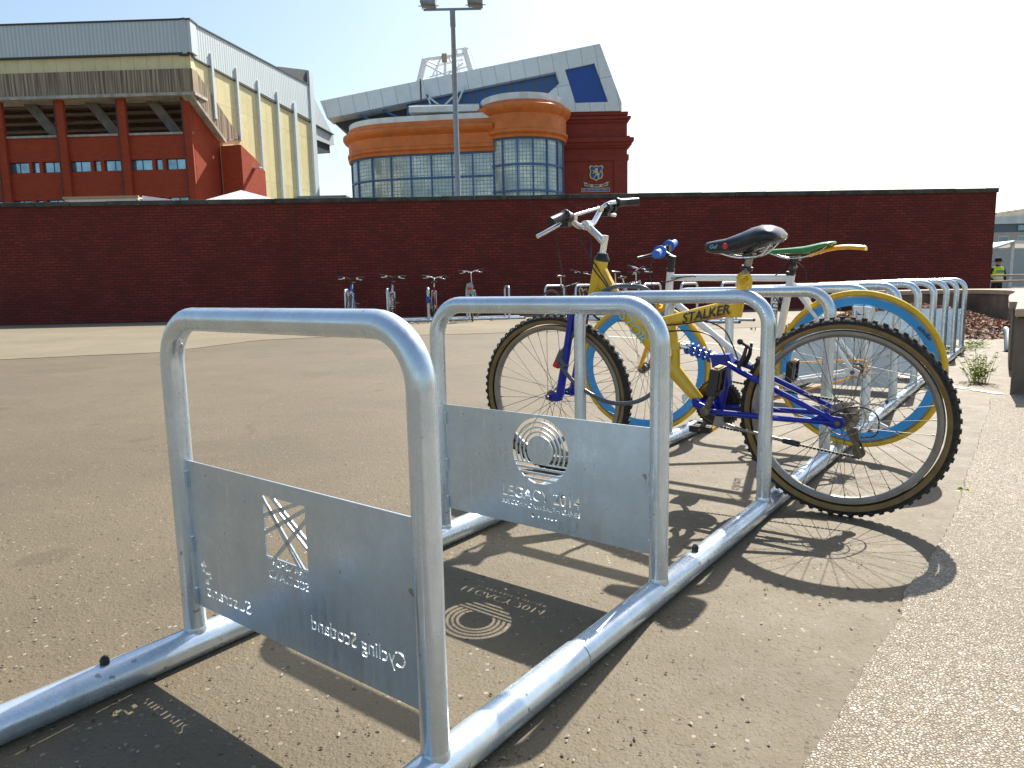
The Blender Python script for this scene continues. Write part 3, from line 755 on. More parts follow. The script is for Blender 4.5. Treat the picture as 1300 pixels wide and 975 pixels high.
# rear swing arm and shock
b = MB()
for s in (-1, 1):
    b.tube([(.385,s*.035,.528),(.33,s*.055,.505),(.0,s*.068,.352)], [.0105,.0105,.009], 12)
    b.tube([(.500,s*.03,.366),(.43,s*.05,.346),(.20,s*.062,.348),(.0,s*.068,.350)], [.013,.012,.0105,.009], 12)
    b.prism([(-.022,.352),(-.012,.332),(.012,.330),(.055,.343),(.085,.346),(.085,.358),(.06,.372),(.035,.385),(.02,.372),(-.012,.370)], s*.066-.003, s*.066+.003)
b.prism([(.452,.556),(.445,.508),(.425,.500),(.41,.44),(.385,.44),(.39,.505),(.372,.53),(.385,.560)], -.022, .022)
b.prism([(.522,.385),(.516,.356),(.490,.345),(.44,.338),(.44,.362),(.485,.372),(.502,.388)], -.034, .034)
b.tube([(.449,-.036,.357),(.449,.036,.357)], .024, 20)
b.tube([(.40,0,.46),(.42,0,.35)], .014, 10)
b.build('swing_arm', M['royal'], Yb)
b = MB(); b.tube([(.590,0,.588),(.545,0,.576),(.54,0,.575)], [.011,.012,.012], 14); b.tube([(.54,0,.575),(.435,0,.541)], .009, 12); b.tube([(.555,0,.579),(.545,0,.576)], .019, 18)
b.mi = 1
A_, B_ = Vector((.549,0,.577)), Vector((.452,0,.546)); d_ = (B_-A_); q1 = d_.normalized(); q2 = Vector((0,1,0)); q3 = q1.cross(q2)
b.tube([A_ + d_*(k/90) + (q2*math.cos(k/90*2*math.pi*4.5)+q3*math.sin(k/90*2*math.pi*4.5))*.0185 for k in range(91)], .0068, 10)
b.mi = 0; b.tube([B_, B_+d_*.12], .019, 18)
b.build('shock_absorber', [M['chrome'], M['spring']], Yb)
# fork
b = MB()
for s in (-1, 1):
    b.tube([(1.005,s*.058,.725),(1.018,s*.058,.69)], .0165, 14); b.tube([(1.018,s*.058,.69),(1.052,s*.058,.53),(1.092,s*.058,.358)], [.0155,.0165,.018], 14)
    b.prism([(1.085,.375),(1.075,.345),(1.10,.336),(1.155,.343),(1.160,.358),(1.12,.368)], s*.062-.004, s*.062+.004)
b.tube([(.998,-.058,.73),(.985,0,.745),(.998,.058,.73)], .019, 12)
b.tube([(1.005,-.06,.648),(1.02,0,.655),(1.005,.06,.648)], .008, 8)
b.tube([(.945,0,.765),(.985,0,.742)], .017, 12)
b.build('fork', M['royal'], Yb)
# steering
b = MB(); b.mi = 1; b.tube([(.903,0,.916),(.901,0,.925),(.899,0,.934),(.897,0,.945)], [.030,.031,.024,.021], 20)
b.mi = 0; b.tube([(.900,0,.935),(.884,0,1.005),(.882,0,1.014)], [.0135,.0135,.0125], 16); b.tube([(.887,0,.985),(.925,0,1.022),(.962,0,1.056)], [.0155,.0135,.0145], 14); b.tube([(.962,-.022,1.058),(.962,.022,1.058)], .019, 16)
b.build('stem', [M['chrome'], M['black']], Yb)
bar_l = smooth_path([(.962,0,1.057),(.977,.04,1.056),(.976,.10,1.080),(.958,.15,1.099),(.947,.19,1.098),(.950,.29,1.075)], 5)
bar_r = smooth_path([(.962,0,1.057),(.956,-.04,1.067),(.960,-.12,1.121),(.945,-.15,1.140),(.930,-.19,1.147),(.885,-.29,1.150)], 5)
b = MB(); b.tube(bar_l, .0112, 14); b.tube(bar_r, .0112, 14); b.tube([(.972,.085,1.098),(.955,-.105,1.128)], .0065, 10)
for y_, p in ((.085,(.975,.085,1.078)),(-.105,(.957,-.105,1.116))): b.tube([p, (p[0]-.003,p[1],p[2]+.018)], .014, 12)
hb = b.build('handlebar', M['chrome'], Yb)
for a, c in (((.946,.195,1.097),(.951,.297,1.072)), ((.927,-.195,1.147),(.880,-.297,1.150))):
    b = MB(); a = Vector(a); c = Vector(c); d = c-a
    b.tube([a, a+d*.05, a+d*.1, a+d*.5, a+d*.95, c], [.021,.021,.0165,.016,.0165,.0165], 18); b.build('grip', M['black'], hb)
for s, base, tip in ((1, (.955,.165,1.088), (1.035,.262,1.022)), (-1, (.945,-.155,1.128), (.975,-.27,1.10))):
    b = MB(); bs = Vector(base); tp = Vector(tip)
    b.tube(smooth_path([bs+V(.01,0,-.012), bs+V(.035,.01*s,-.025), bs.lerp(tp,.6)+V(.01,0,-.008), tp], 5), [.008]*15+[.0085], 10)
    b.build('brake_lever', M['chrome'], hb)
    b = MB(); b.tube([bs+V(0,-.02*s,0), bs+V(0,.015*s,0)], .0185, 14); b.box(bs+V(.012,-.005*s,-.022), (.035,.03,.026)); b.tube([bs+V(.0,.018*s,0), bs+V(0,.03*s,0)], .024, 16); b.build('shifter', M['black'], hb)
# drivetrain
b = MB(); cx_, cz_ = .449, .357
annulus(b, cx_, cz_, .095, .066, -.062, -.0595, 46); b.mi = 1; annulus(b, cx_, cz_, .080, .050, -.054, -.0515, 36); annulus(b, cx_, cz_, .056, .022, -.046, -.0435, 26)
for k in range(5):
    a = 2*math.pi*k/5+.4; b.bar((cx_, -.058, cz_), (cx_+.08*math.cos(a), -.058, cz_+.08*math.sin(a)), .014, .005)
b.tube([(cx_,-.075,cz_),(cx_,.078,cz_)], .011, 14)
b.build('chainring', [M['grimy'], M['chainblack']], Yb)
for (y_, pe, m_) in ((.082, (.390,.128,.482), 1), (-.082, (.535,-.128,.235), -1)):
    b = MB(); b.tube([(cx_,y_-.012*m_,cz_),(cx_,y_+.012*m_,cz_)], .0165, 18); b.tube([(cx_,y_,cz_),(pe[0],y_+.012*m_,pe[2])], [.0125,.0095], 12, flat=.7); b.tube([(pe[0],y_,pe[2]),(pe[0],pe[1],pe[2])], .006, 10)
    cr = b.build('crank', M['grimy'], Yb); (pedal_mb if m_ > 0 else pedal_flat)(pe, m_).build('pedal', [M['black'], M['fender']], cr)
chain_mb([(.53,-.058,.395),(.50,-.058,.432),(.449,-.058,.449),(.30,-.056,.432),(.12,-.052,.412),(.0,-.05,.398),(-.035,-.05,.38),(-.046,-.05,.345),(-.03,-.05,.30),(-.045,-.05,.27),(-.065,-.05,.225),(-.05,-.05,.205),(.0,-.05,.208),(.15,-.053,.226),(.30,-.056,.247),(.449,-.058,.265),(.51,-.058,.288),(.535,-.058,.33),(.53,-.058,.395)]).build('chain', M['chainblack'], Yb)
b = MB()
for dz in (-.056,-.044): b.prism([(-.02,.325),(-.045,.30),(-.052,.24),(-.068,.215),(-.05,.198),(-.03,.215),(-.03,.25),(-.01,.29),(.0,.33)], dz-.0015, dz+.0015)
for x_, z_ in ((-.03,.285),(-.052,.222)): b.lathe([(-.055,.004),(-.055,.018),(-.045,.018),(-.045,.004)], (x_,0,z_), seg=16)
b.tube([(0,-.075,.335),(-.02,-.082,.30),(-.035,-.07,.275)], .011, 10)
b.build('derailleur', M['grimy'], Yb)
# saddle
sd = saddle_mb([(.476,.950,.012,.008),(.470,.949,.023,.017),(.445,.947,.028,.023),(.40,.948,.033,.028),(.35,.955,.045,.037),(.31,.966,.066,.042),(.275,.976,.088,.040),(.245,.980,.098,.034),(.22,.978,.094,.026),(.206,.974,.075,.015),(.202,.974,.04,.007)]).build('saddle', M['saddle'], Yb)
b = MB()
for s in (-1, 1): b.tube(smooth_path([(.44,s*.012,.935),(.38,s*.02,.915),(.33,s*.022,.908),(.27,s*.026,.915),(.23,s*.05,.955)], 4), .0038, 8)
for s in (-1, 1):
    c0 = Vector((.262, s*.035, .925)); b.tube([c0+V(.012*math.cos(k*.7), .012*math.sin(k*.7), k*.0012) for k in range(30)], .002, 5)
b.build('saddle_rail', M['chrome'], sd)
b = MB(); b.lathe([(.040,.0001),(.0415,.009),(.038,.011)], (.392,-.0035,.950), seg=18); b.build('badge', M['red'], sd)
text_obj('lettering', 'Gel', .020, M['letter_cyan'], sd, (.452,.0335,.944), (-1,.05,0), (0,-.25,1), .002, .2)
b = MB(); b.tube([(.342,0,.815),(.322,0,.885),(.316,0,.912)], .0135, 16); b.mi = 1; b.tube([(.329,0,.862),(.325,0,.876)], .0205, 18); b.tube([(.325,-.02,.872),(.327,.03,.868)], .006, 8); b.box((.318,0,.912), (.035,.05,.018))
b.mi = 0; b.tube([(.322,.03,.868),(.318,.042,.85)], .005, 8)
b.build('seat_post', [M['rim'], M['black']], Yb)
b = MB(); b.tube([(.338,-.01,.822),(.334,.018,.838)], .023, 16); b.tube(smooth_path([(.334,.028,.838),(.315,.04,.850),(.300,.042,.835),(.305,.036,.800)], 4), .006, 8); b.build('seat_clamp', M['yellow'], Yb)
b = MB(); b.tube([(.409,.055,.312),(.33,.068,.296),(.165,.078,.273)], .0065, 10); b.mi = 1; b.tube([(.172,.078,.274),(.118,.080,.266)], .0105, 12); b.mi = 0; b.prism([(.42,.335),(.395,.335),(.39,.300),(.405,.292),(.43,.30)], .045, .062); b.build('kickstand', [M['rim'], M['black']], Yb)
# brakes
for (x_, z_) in ((1.005,.70),):
    b = MB()
    for s in (-1, 1): b.tube([(x_+.018,s*.042,z_-.05),(x_+.035,s*.036,z_),(x_+.03,s*.026,z_+.035)], [.014,.012,.008], 10); b.box((x_+.014,s*.022,z_-.035), (.055,.016,.022)); b.box((x_-.03,s*.034,z_+.03), (.05,.03,.05))
    b.tube([(x_+.03,-.03,z_+.035),(x_+.03,.03,z_+.035)], .003, 6); b.build('brake', M['black'], Yb)
b = MB()
for s in (-1, 1): b.tube([(.345,s*.04,.512),(.325,s*.036,.555),(.315,s*.028,.60)], [.009,.008,.005], 10)
b.tube([(.30,.032,.585),(.335,.045,.612)], .005, 8); b.ball((.335,.045,.612), .011); b.build('brake', M['black'], Yb)
for pts in ([(.628,.024,.664),(.54,.028,.672),(.47,.03,.682),(.40,.034,.655),(.365,.038,.60),(.345,.036,.545)],
            [(.628,.024,.640),(.54,.030,.645),(.46,.032,.635),(.41,.036,.595),(.385,.038,.54)],
            [(1.0,.15,1.075),(1.035,.12,1.03),(1.045,.09,.93),(1.035,.07,.82),(1.03,.05,.745)],
            [(.975,.02,1.05),(.972,.035,1.0),(.935,.035,.93),(.905,.035,.89),(.86,.034,.82),(.84,.034,.78)],
            [(.972,-.02,1.05),(.965,-.03,.99),(.93,.032,.90),(.88,.036,.835),(.835,.034,.775)],
            [(.06,.06,.36),(-.04,.02,.40),(-.10,-.05,.36),(-.10,-.06,.29),(-.05,-.07,.27)]):
    b = MB(); b.tube(smooth_path(pts, 8), .0027, 6); b.build('brake_cable', M['black'], Yb)

text_obj('lettering', 'STALKER', .050, M['letter_dark'], Yb, (.560,.0238,.672), (-1,.0,.215), (0,0,1), .0025, .4, 1.0, .92, offset=.0007)
b = MB(); b.bar((.47,.0245,.684),(.39,.0255,.702),.003,.001); b.build('stripe', M['red'], Yb)
text_obj('lettering', 'STOR', .058, M['letter_cyan'], Yb, (.822,.0285,.698), (-.66,0,-.75), (-.75,0,.66), .002, .2, 1.0, 1.0)
# cable lock round the hoop
lock = tag(empty('cable_lock', (0,0,0)), 'grey cable lock with red end looped round the hoop of the yellow bicycle', 'bicycle lock')
b = MB()
b.tube(smooth_path([(.205,2.935,.535),(.245,2.915,.60),(.295,2.872,.70),(.345,2.83,.775),(.395,2.79,.806),(.455,2.765,.812),(.52,2.73,.800),(.545,2.735,.745),(.565,2.73,.68),(.575,2.72,.60),(.575,2.71,.48),(.545,2.71,.405),(.48,2.735,.362),(.40,2.78,.352),(.33,2.825,.375),(.255,2.885,.425),(.200,2.93,.493)], 9), .0085, 14)
b.build('cable', M['cable'], lock)
b = MB(); b.tube([(.214,2.93,.552),(.195,2.943,.505)], .0155, 18); b.tube([(.207,2.935,.515),(.222,2.922,.482)], .013, 14); b.mi = 1; b.tube([(.195,2.943,.505),(.186,2.949,.482)], .0160, 18); b.build('lock_body', [M['cable'], M['red']], lock)

# ------------------------------------------------------------------ white bicycle with blue rims
Wb = empty('road_bicycle', mat=bike_matrix((-.7782,.6261,-.0489), (-.6234,-.7796,-.0599), (-.0756,-.0161,.9970), (1.589,3.192,.053)))
tag(Wb, 'white bicycle with sky blue deep rims, yellow tyres and green saddle', 'bicycle', 'bicycles parked at the racks')
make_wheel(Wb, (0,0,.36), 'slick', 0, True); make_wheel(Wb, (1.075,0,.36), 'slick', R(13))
b = MB()
b.tube([(.882,0,.872),(.908,0,.705)], [.019,.021], 18)
b.tube([(.885,0,.838),(.272,0,.793)], [.0165,.0165], 16)
b.tube([(.90,0,.735),(.389,0,.295)], .0175, 16)
b.tube([(.270,0,.812),(.389,0,.291)], .0175, 16)
b.tube([(.389,-.034,.291),(.389,.034,.291)], .022, 18)
for s in (-1, 1):
    b.tube([(.27,s*.018,.765),(.15,s*.038,.60),(.0,s*.062,.365)], [.0095,.0085,.0075], 10)
    b.tube([(.389,s*.025,.291),(.28,s*.045,.303),(.0,s*.062,.355)], [.0115,.011,.0085], 10)
    b.prism([(-.03,.365),(-.02,.340),(.03,.345),(.035,.375),(.0,.380)], s*.062-.003, s*.062+.003)
b.build('frame', M['bikewhite'], Wb)
text_obj('lettering', 'mango', .064, M['letter_dark'], Wb, (.353,.0182,.575), (-.225,0,.974), (.974,0,.225), .003, 0, 1, 1.0)
b = MB(); b.tube([(.908,0,.705),(.920,0,.690)], .02, 14); b.tube([(.935,-.045,.672),(.920,0,.695),(.935,.045,.672)], .015, 12)
for s in (-1, 1): b.tube([(.938,s*.046,.675),(.99,s*.052,.55),(1.072,s*.056,.362)], [.013,.011,.009], 12)
b.build('fork', M['fender'], Wb)
b = MB(); b.tube([(.883,0,.868),(.880,0,.884)], .022, 18); b.tube([(.880,0,.884),(.868,0,.945)], .0185, 16); b.tube([(.868,0,.935),(.925,0,.975)], .0165, 14); b.tube([(.868,0,.945),(.866,0,.950)], .020, 14)
b.tube([(.925,-.022,.98),(.925,.022,.98)], .021, 14); b.build('stem', M['black'], Wb)
b = MB(); b.tube(smooth_path([(.812,.29,.964),(.842,.19,.972),(.922,.02,.981),(.965,-.15,1.0),(.992,-.29,1.016)], 5), .0112, 12); hb = b.build('handlebar', M['black'], Wb)
for a, c in (((.848,.175,.973),(.806,.30,.963)), ((.968,-.17,1.002),(.995,-.30,1.018))):
    b = MB(); a = Vector(a); c = Vector(c); d = c-a; b.tube([a, a+d*.06, a+d*.07, a+d*.5, c], [.033,.033,.019,.019,.020], 18); b.build('grip', M['grip_blue'], hb)
for p0, p1 in (((.875,.13,.968),(.935,.25,.955)), ((.955,-.12,.99),(1.05,-.20,.995))):
    b = MB(); p0 = Vector(p0); p1 = Vector(p1); b.box(p0, (.04,.035,.035)); b.tube([p0, p0+V(.045,.0,-.005), p1], [.009,.008,.006], 8); b.build('brake_lever', M['black'], hb)
sd = saddle_mb([(.392,.924,.006,.004),(.386,.923,.016,.009),(.34,.921,.019,.012),(.27,.918,.024,.014),(.21,.916,.036,.017),(.17,.921,.052,.017),(.13,.929,.064,.014),(.10,.934,.066,.010),(.082,.937,.05,.006),(.078,.937,.03,.004)]).build('saddle', M['green'], Wb)
b = MB()
for s in (-1, 1): b.tube(smooth_path([(.36,s*.010,.915),(.29,s*.018,.888),(.22,s*.022,.884),(.15,s*.026,.900),(.10,s*.04,.925)], 4), .0035, 8)
b.build('saddle_rail', M['chrome'], sd)
b = MB(); b.tube([(.274,0,.79),(.257,0,.872)], .0138, 14); b.tube([(.275,0,.806),(.272,0,.822)], .021, 16); b.box((.25,0,.88), (.04,.045,.022)); b.tube([(.262,-.03,.84),(.262,.03,.84)], .012, 12); b.build('seat_post', M['black'], Wb)
b = MB(); rings = []
for t in [k/10 for k in range(11)]:
    x_ = .185-.235*t; z_ = .878+.030*math.sin(math.pi*min(1, t*.72+.1)); hw = .016+.020*math.sin(math.pi*min(1, t+.12)*.8)
    rings.append([(x_, hw*math.cos(a), z_+.017*math.sin(a)*(1 if math.sin(a) > 0 else .3)) for a in [2*math.pi*k/14 for k in range(14)]])
b.loft(rings); b.build('mudguard', M['fender'], Wb)
b = MB(); annulus(b, .389, .291, .088, .070, -.050, -.047, 42)
for k in range(5): a = 2*math.pi*k/5; b.bar((.389,-.049,.291), (.389+.078*math.cos(a),-.049,.291+.078*math.sin(a)), .013, .004)
b.build('chainring', M['rim'], Wb)
for (y_, pe, m_) in ((.07,(.245,.118,.372),1), (-.07,(.533,-.118,.21),-1)):
    b = MB(); b.tube([(.389,0,.291),(.389,y_,.291)], .011, 12); b.tube([(.389,y_,.291),(pe[0],y_+.01*m_,pe[2])], [.013,.009], 10); b.tube([(pe[0],y_,pe[2]),pe], .006, 8); cr = b.build('crank', M['bikewhite'], Wb); pedal_mb(pe, m_).build('pedal', [M['black'], M['fender']], cr)
chain_mb([(.389,-.048,.378),(.20,-.048,.388),(.0,-.048,.396),(-.033,-.048,.375),(-.033,-.048,.340),(.0,-.048,.324),(.20,-.048,.262),(.36,-.048,.206),(.44,-.048,.22),(.475,-.048,.291),(.45,-.048,.355),(.389,-.048,.378)]).build('chain', M['fender'], Wb)
for pts in ([(.868,.03,.835),(.75,.018,.838),(.74,.018,.832)], [(.93,.1,.975),(.96,.06,.90),(.92,.03,.82),(.80,.02,.838)], [(.34,.018,.81),(.31,.03,.83),(.28,.03,.865),(.262,.03,.875)], [(.262,-.03,.87),(.22,-.03,.83),(.21,-.02,.78)], [(1.0,-.1,.985),(1.03,-.05,.87),(.95,.02,.72)]):
    b = MB(); b.tube(smooth_path(pts, 7), .0025, 6); b.build('brake_cable', M['black'], Wb)

b = MB(); b.box((.965,0,.735), (.03,.06,.02)); b.tube([(.965,.03,.735),(.985,.035,.70)], .006, 8); b.tube([(.965,-.03,.735),(.985,-.035,.70)], .006, 8); b.build('brake', M['black'], Wb)
b = MB(); b.box((.21,0,.745), (.03,.05,.02)); b.tube([(.21,.025,.745),(.195,.03,.715)], .006, 8); b.tube([(.21,-.025,.745),(.195,-.03,.715)], .006, 8); b.build('brake', M['chrome'], Wb)
text_obj('lettering', 'mango', .028, M['letter_dark'], Wb, (-.255,.0125,.555), (-.62,0,-.78), (.78,0,-.62), .002, 0, 1, 1)

# ------------------------------------------------------------------ bicycles at the far racks
def far_bike(label, loc, rz, frame, fork=None, saddle_h=.93, bar_w=.30, bar_h=1.03, extra=None, lean=R(4), steer=0, bar_mat='black'):
    root = empty('parked_bicycle', loc); root.rotation_euler = (lean, 0, rz); tag(root, label, 'bicycle', 'bicycles parked at the racks')
    make_wheel(root, (0,0,.345), 'far'); make_wheel(root, (1.06,0,.345), 'far', steer)
    b = MB()
    for a, c, r in (((.83,0,.86),(.87,0,.72),.02), ((.84,0,.83),(.30,0,.72),.017), ((.865,0,.74),(.43,0,.30),.020), ((.28,0,.80),(.43,0,.30),.017)): b.tube([a, c], r, 10)
    for s in (-1, 1): b.tube([(.31,s*.02,.70),(0,s*.06,.345)], .009, 8); b.tube([(.43,s*.03,.30),(0,s*.06,.345)], .010, 8)
    b.build('frame', M[frame], root)
    b = MB(); b.tube([(.87,0,.74),(.885,0,.70)], .02, 10)
    for s in (-1, 1): b.tube([(.89,s*.05,.70),(.95,s*.055,.55),(1.06,s*.06,.345)], [.014,.013,.010], 8)
    b.tube([(.885,-.05,.70),(.885,.05,.70)], .015, 8); b.build('fork', M[fork or frame], root)
    b = MB(); b.tube([(.835,0,.86),(.82,0,bar_h-.05)], .014, 10); b.tube([(.82,0,bar_h-.05),(.87,0,bar_h-.01)], .014, 10); b.tube(smooth_path([(.82,-bar_w,bar_h+.03),(.85,-.12,bar_h+.02),(.87,0,bar_h-.01),(.85,.12,bar_h+.02),(.82,bar_w,bar_h+.03)], 4), .0135, 8)
    hb = b.build('handlebar', M[bar_mat], root)
    for s in (-1, 1):
        b = MB(); b.tube([(.835,s*(bar_w-.11),bar_h+.028),(.82,s*(bar_w+.005),bar_h+.03)], .019, 10); b.build('grip', M['black'], hb)
        b = MB(); b.tube([(.86,s*.15,bar_h+.01),(.92,s*.2,bar_h-.02),(.93,s*.27,bar_h-.02)], .008, 6); b.box((.86,s*.15,bar_h+.008), (.05,.04,.04)); b.build('brake_lever', M['chrome'], hb)
    saddle_mb([(.40,saddle_h+.0,.01,.01),(.37,saddle_h,.022,.017),(.28,saddle_h,.04,.024),(.18,saddle_h+.015,.075,.025),(.13,saddle_h+.02,.06,.014)]).build('saddle', M['saddle'], root)
    b = MB(); b.tube([(.29,0,.77),(.26,0,saddle_h-.01)], .0135, 10); b.build('seat_post', M['chrome'], root)
    b = MB(); annulus(b, .43, .30, .085, .03, -.05, -.046, 30); b.tube([(.43,-.08,.30),(.43,.08,.30)], .012, 8)
    b.tube([(.43,.08,.30),(.50,.085,.45)], .011, 8); b.tube([(.43,-.08,.30),(.36,-.085,.15)], .011, 8); b.box((.50,.13,.45), (.09,.09,.02)); b.box((.36,-.13,.15), (.09,.09,.02)); b.build('crank', M['grimy'], root)
    if extra: extra(root)
    return root
def ex_lamp(r):
    b = MB(); b.tube([(.80,.14,1.03),(.86,.14,1.03)], .032, 12); b.build('lamp', M['red'], r)
def ex_bag(r):
    b = MB(); b.ball((.42,.13,.50), .085, (1,.6,1.1)); b.build('bag', M['mid_blue'], r)
def ex_carrier(r):
    b = MB()
    for s in (-1, 1): b.tube([(-.16,s*.06,.78),(.25,s*.06,.78)], .007, 8); b.tube([(-.05,s*.06,.78),(0,s*.07,.36)], .006, 8)
    b.tube([(-.16,-.06,.78),(-.16,.06,.78)], .007, 8); b.prism([(-.07,.60),(.07,.60),(.075,.82),(.05,.87),(-.05,.87),(-.075,.82)], -.19, -.15, lambda x, y, z: (y, x, z)); b.build('carrier', M['lamp_metal'], r)
    b = MB(); b.box((-.197,0,.75), (.012,.09,.05)); b.build('reflector', M['red'], r)
HR = R(98)
far_bike('blue bicycle, leftmost at the rack by the brick wall', (-3.86,17.45,0), R(-82), 'mid_blue', 'silver_bike', extra=ex_lamp, steer=R(-8), lean=R(-3))
far_bike('silver bicycle with black bars between the blue and dark red ones by the wall', (-2.95,17.55,0), R(-80), 'silver_bike', bar_h=1.05, lean=R(-4), steer=R(10))
far_bike('dark red bicycle seen from behind at the brick wall rack', (-1.76,16.2,0), R(96), 'dark_red', 'silver_bike', extra=ex_bag, saddle_h=.90, bar_h=1.02, lean=R(3), bar_mat='chrome')
far_bike('silver bicycle with rear carrier and red reflector by the brick wall', (-.86,16.15,0), R(90), 'silver_bike', 'silver_bike', extra=ex_carrier, bar_h=1.14, saddle_h=.85, lean=R(-3), steer=R(-20), bar_mat='chrome')
far_bike('charcoal bicycle leaning side on behind the front wheel of the yellow one', (.88,16.05,0), R(38), 'charcoal', 'silver_bike', bar_h=1.06, saddle_h=.98, steer=R(25), lean=R(6))
far_bike('dark bicycle with pale saddle standing between the far hoops and the blue grips', (2.0,15.4,0), R(28), 'charcoal', 'charcoal', bar_h=1.12, saddle_h=1.04, steer=R(-25), lean=R(5), bar_mat='chrome')
far_bike('black bicycle in the angled rack beside the one with the pale saddle', (2.25,15.0,0), R(42), 'silver_bike', 'charcoal', bar_h=1.03, saddle_h=.92, steer=R(15), lean=R(-4))

# ------------------------------------------------------------------ boundary wall
wa, wb_ = Vector((-15.5,19.62,0)), Vector((14.12,21.0,0)); wd = (wb_-wa); wl = wd.length
wallr = empty('brick_wall', wa, math.atan2(wd.y, wd.x)); tag(wallr, 'long dark red brick wall across the yard with dark stone coping', 'wall')
b = MB(); b.span(0, wl, 0, .34, -.6, 3.16); b.build('brickwork', M['wall'], wallr)
for x_ in (9.6, 18.3, 24.7):
    b = MB(); b.span(x_, x_+.022, -.004, .0, -.1, 3.16); b.build('movement_joint', M['chainblack'], wallr)
b = MB(); x_ = 0
while x_ < wl-.05:
    L_ = min(.92+random.uniform(-.03,.03), wl+.03-x_); b.span(x_+.004, x_+L_-.004, -.05, .39, 3.163, 3.285+random.uniform(-.006,.006)); x_ += L_
b.build('coping', M['cope'], wallr, bevel=.012)
# ------------------------------------------------------------------ planter wall, leaves, weeds on the right
b = MB(); path_ = smooth_path([(6.25,11.55,0),(7.0,11.6,0),(7.45,11.3,0),(7.2,10.2,0),(6.4,9.0,0),(5.75,8.15,0),(4.9,6.95,0),(4.35,6.15,0)], 6)
def wall_strip(b, pts, h_, th, z0=-.1, side=1):
    n = len(pts); rings = []
    for i in range(n):
        t = (pts[min(i+1,n-1)]-pts[max(i-1,0)]).normalized(); nn = Vector((-t.y, t.x, 0))*side
        p = pts[i]; rings.append([p+V(0,0,z0), p+V(0,0,h_), p+nn*th+V(0,0,h_), p+nn*th+V(0,0,z0)])
    b.loft(rings, smooth=False)
wall_strip(b, path_, .525, .42)
pw = tag(b.build('planter_wall', M['planter']), 'low curved weathered wall behind the heap of dead leaves', 'wall')
b = MB()
n = len(path_); rings = []
for i in range(n):
    t = (path_[min(i+1,n-1)]-path_[max(i-1,0)]).normalized(); nn = Vector((-t.y, t.x, 0)); p = path_[i]
    rings.append([p-nn*.03+V(0,0,.528), p-nn*.03+V(0,0,.59), p+nn*.75+V(0,0,.59), p+nn*.75+V(0,0,.528)])
b.loft(rings, smooth=False); b.build('cap_stone', M['planter_top'], pw)
def foot(b, g, z0, z1):
    P = [(-.0-g,-.0-g),(1.9,-.06-g),(2.9,1.35+g),(.95-g*.3,1.30+g)]
    b.add([(x, y, z0) for x, y in P]+[(x, y, z1) for x, y in P], [(0,3,2,1),(4,5,6,7),(0,1,5,4),(1,2,6,5),(2,3,7,6),(3,0,4,7)])
b = MB(); foot(b, 0, -.1, .535); pb = b.build('stone_block', M['planter'], bevel=.02); pb.location = (3.43,4.82,0); tag(pb, 'squared end block of the low wall at the right edge', 'wall block')
b = MB(); foot(b, .02, .538, .595); b.build('cap_stone', M['planter_top'], pb, bevel=.012)
# leaf heap
def heap(x, y):
    a = max(0, 1-((x-6.2)/1.5)**2-((y-10.35)/1.3)**2); c = max(0, 1-((x-5.9)/1.9)**2-((y-11.1)/.8)**2)
    return .20*a + .22*c
b = MB(); NX, NY = 40, 26
pts = []
for j in range(NY+1):
    for i in range(NX+1):
        x = 4.0+3.3*i/NX; y = 9.0+2.5*j/NY; pts.append((x, y, heap(x, y)-.012+random.uniform(-.006,.006)))
b.add(pts, [(j*(NX+1)+i, j*(NX+1)+i+1, (j+1)*(NX+1)+i+1, (j+1)*(NX+1)+i) for j in range(NY) for i in range(NX)], True)
lm = [M['leafsoil']]
for k, c in enumerate(((.30,.15,.085),(.46,.29,.19),(.16,.085,.05),(.62,.45,.34))): lm.append(plain('dead_leaf_tone', c, .8, var=.4, scale=20))
for i in range(9500):
    x = random.gauss(6.0, .75) if random.random() < .8 else random.uniform(3.9, 7.2); y = random.gauss(10.5, .6)
    if not (3.8 < x < 7.25 and 8.9 < y < 11.55): continue
    if y < 10.0+(x-6.2)*1.0-1.0 and x > 6.2: continue
    hz = heap(x, y)
    if hz < .01 and random.random() < .8: continue
    s_ = random.uniform(.014,.042); q = Quaternion((random.gauss(0,1), random.gauss(0,1), random.gauss(0,.4)), 0) if False else None
    rot = Matrix.Rotation(random.uniform(0,6.28), 3, 'Z') @ Matrix.Rotation(random.gauss(0,.55), 3, 'X') @ Matrix.Rotation(random.gauss(0,.55), 3, 'Y')
    c = Vector((x, y, hz+random.uniform(.0,.035))); b.mi = random.choice((1,1,2,2,3,4))
    vs_ = [(-1,0,.15),(-.3,.55,-.05),(.5,.5,.1),(1.1,0,.2),(.5,-.5,.05),(-.3,-.55,.1),(0,0,-.12)]
    b.add([c+rot @ (Vector(v)*s_) for v in vs_], [(0,6,1),(1,6,2),(2,6,3),(3,6,4),(4,6,5),(5,6,0)])
tag(b.build('leaf_litter', lm, recalc=False), 'heap of dry brown leaves in the crook of the low wall', 'leaves', kind='stuff')
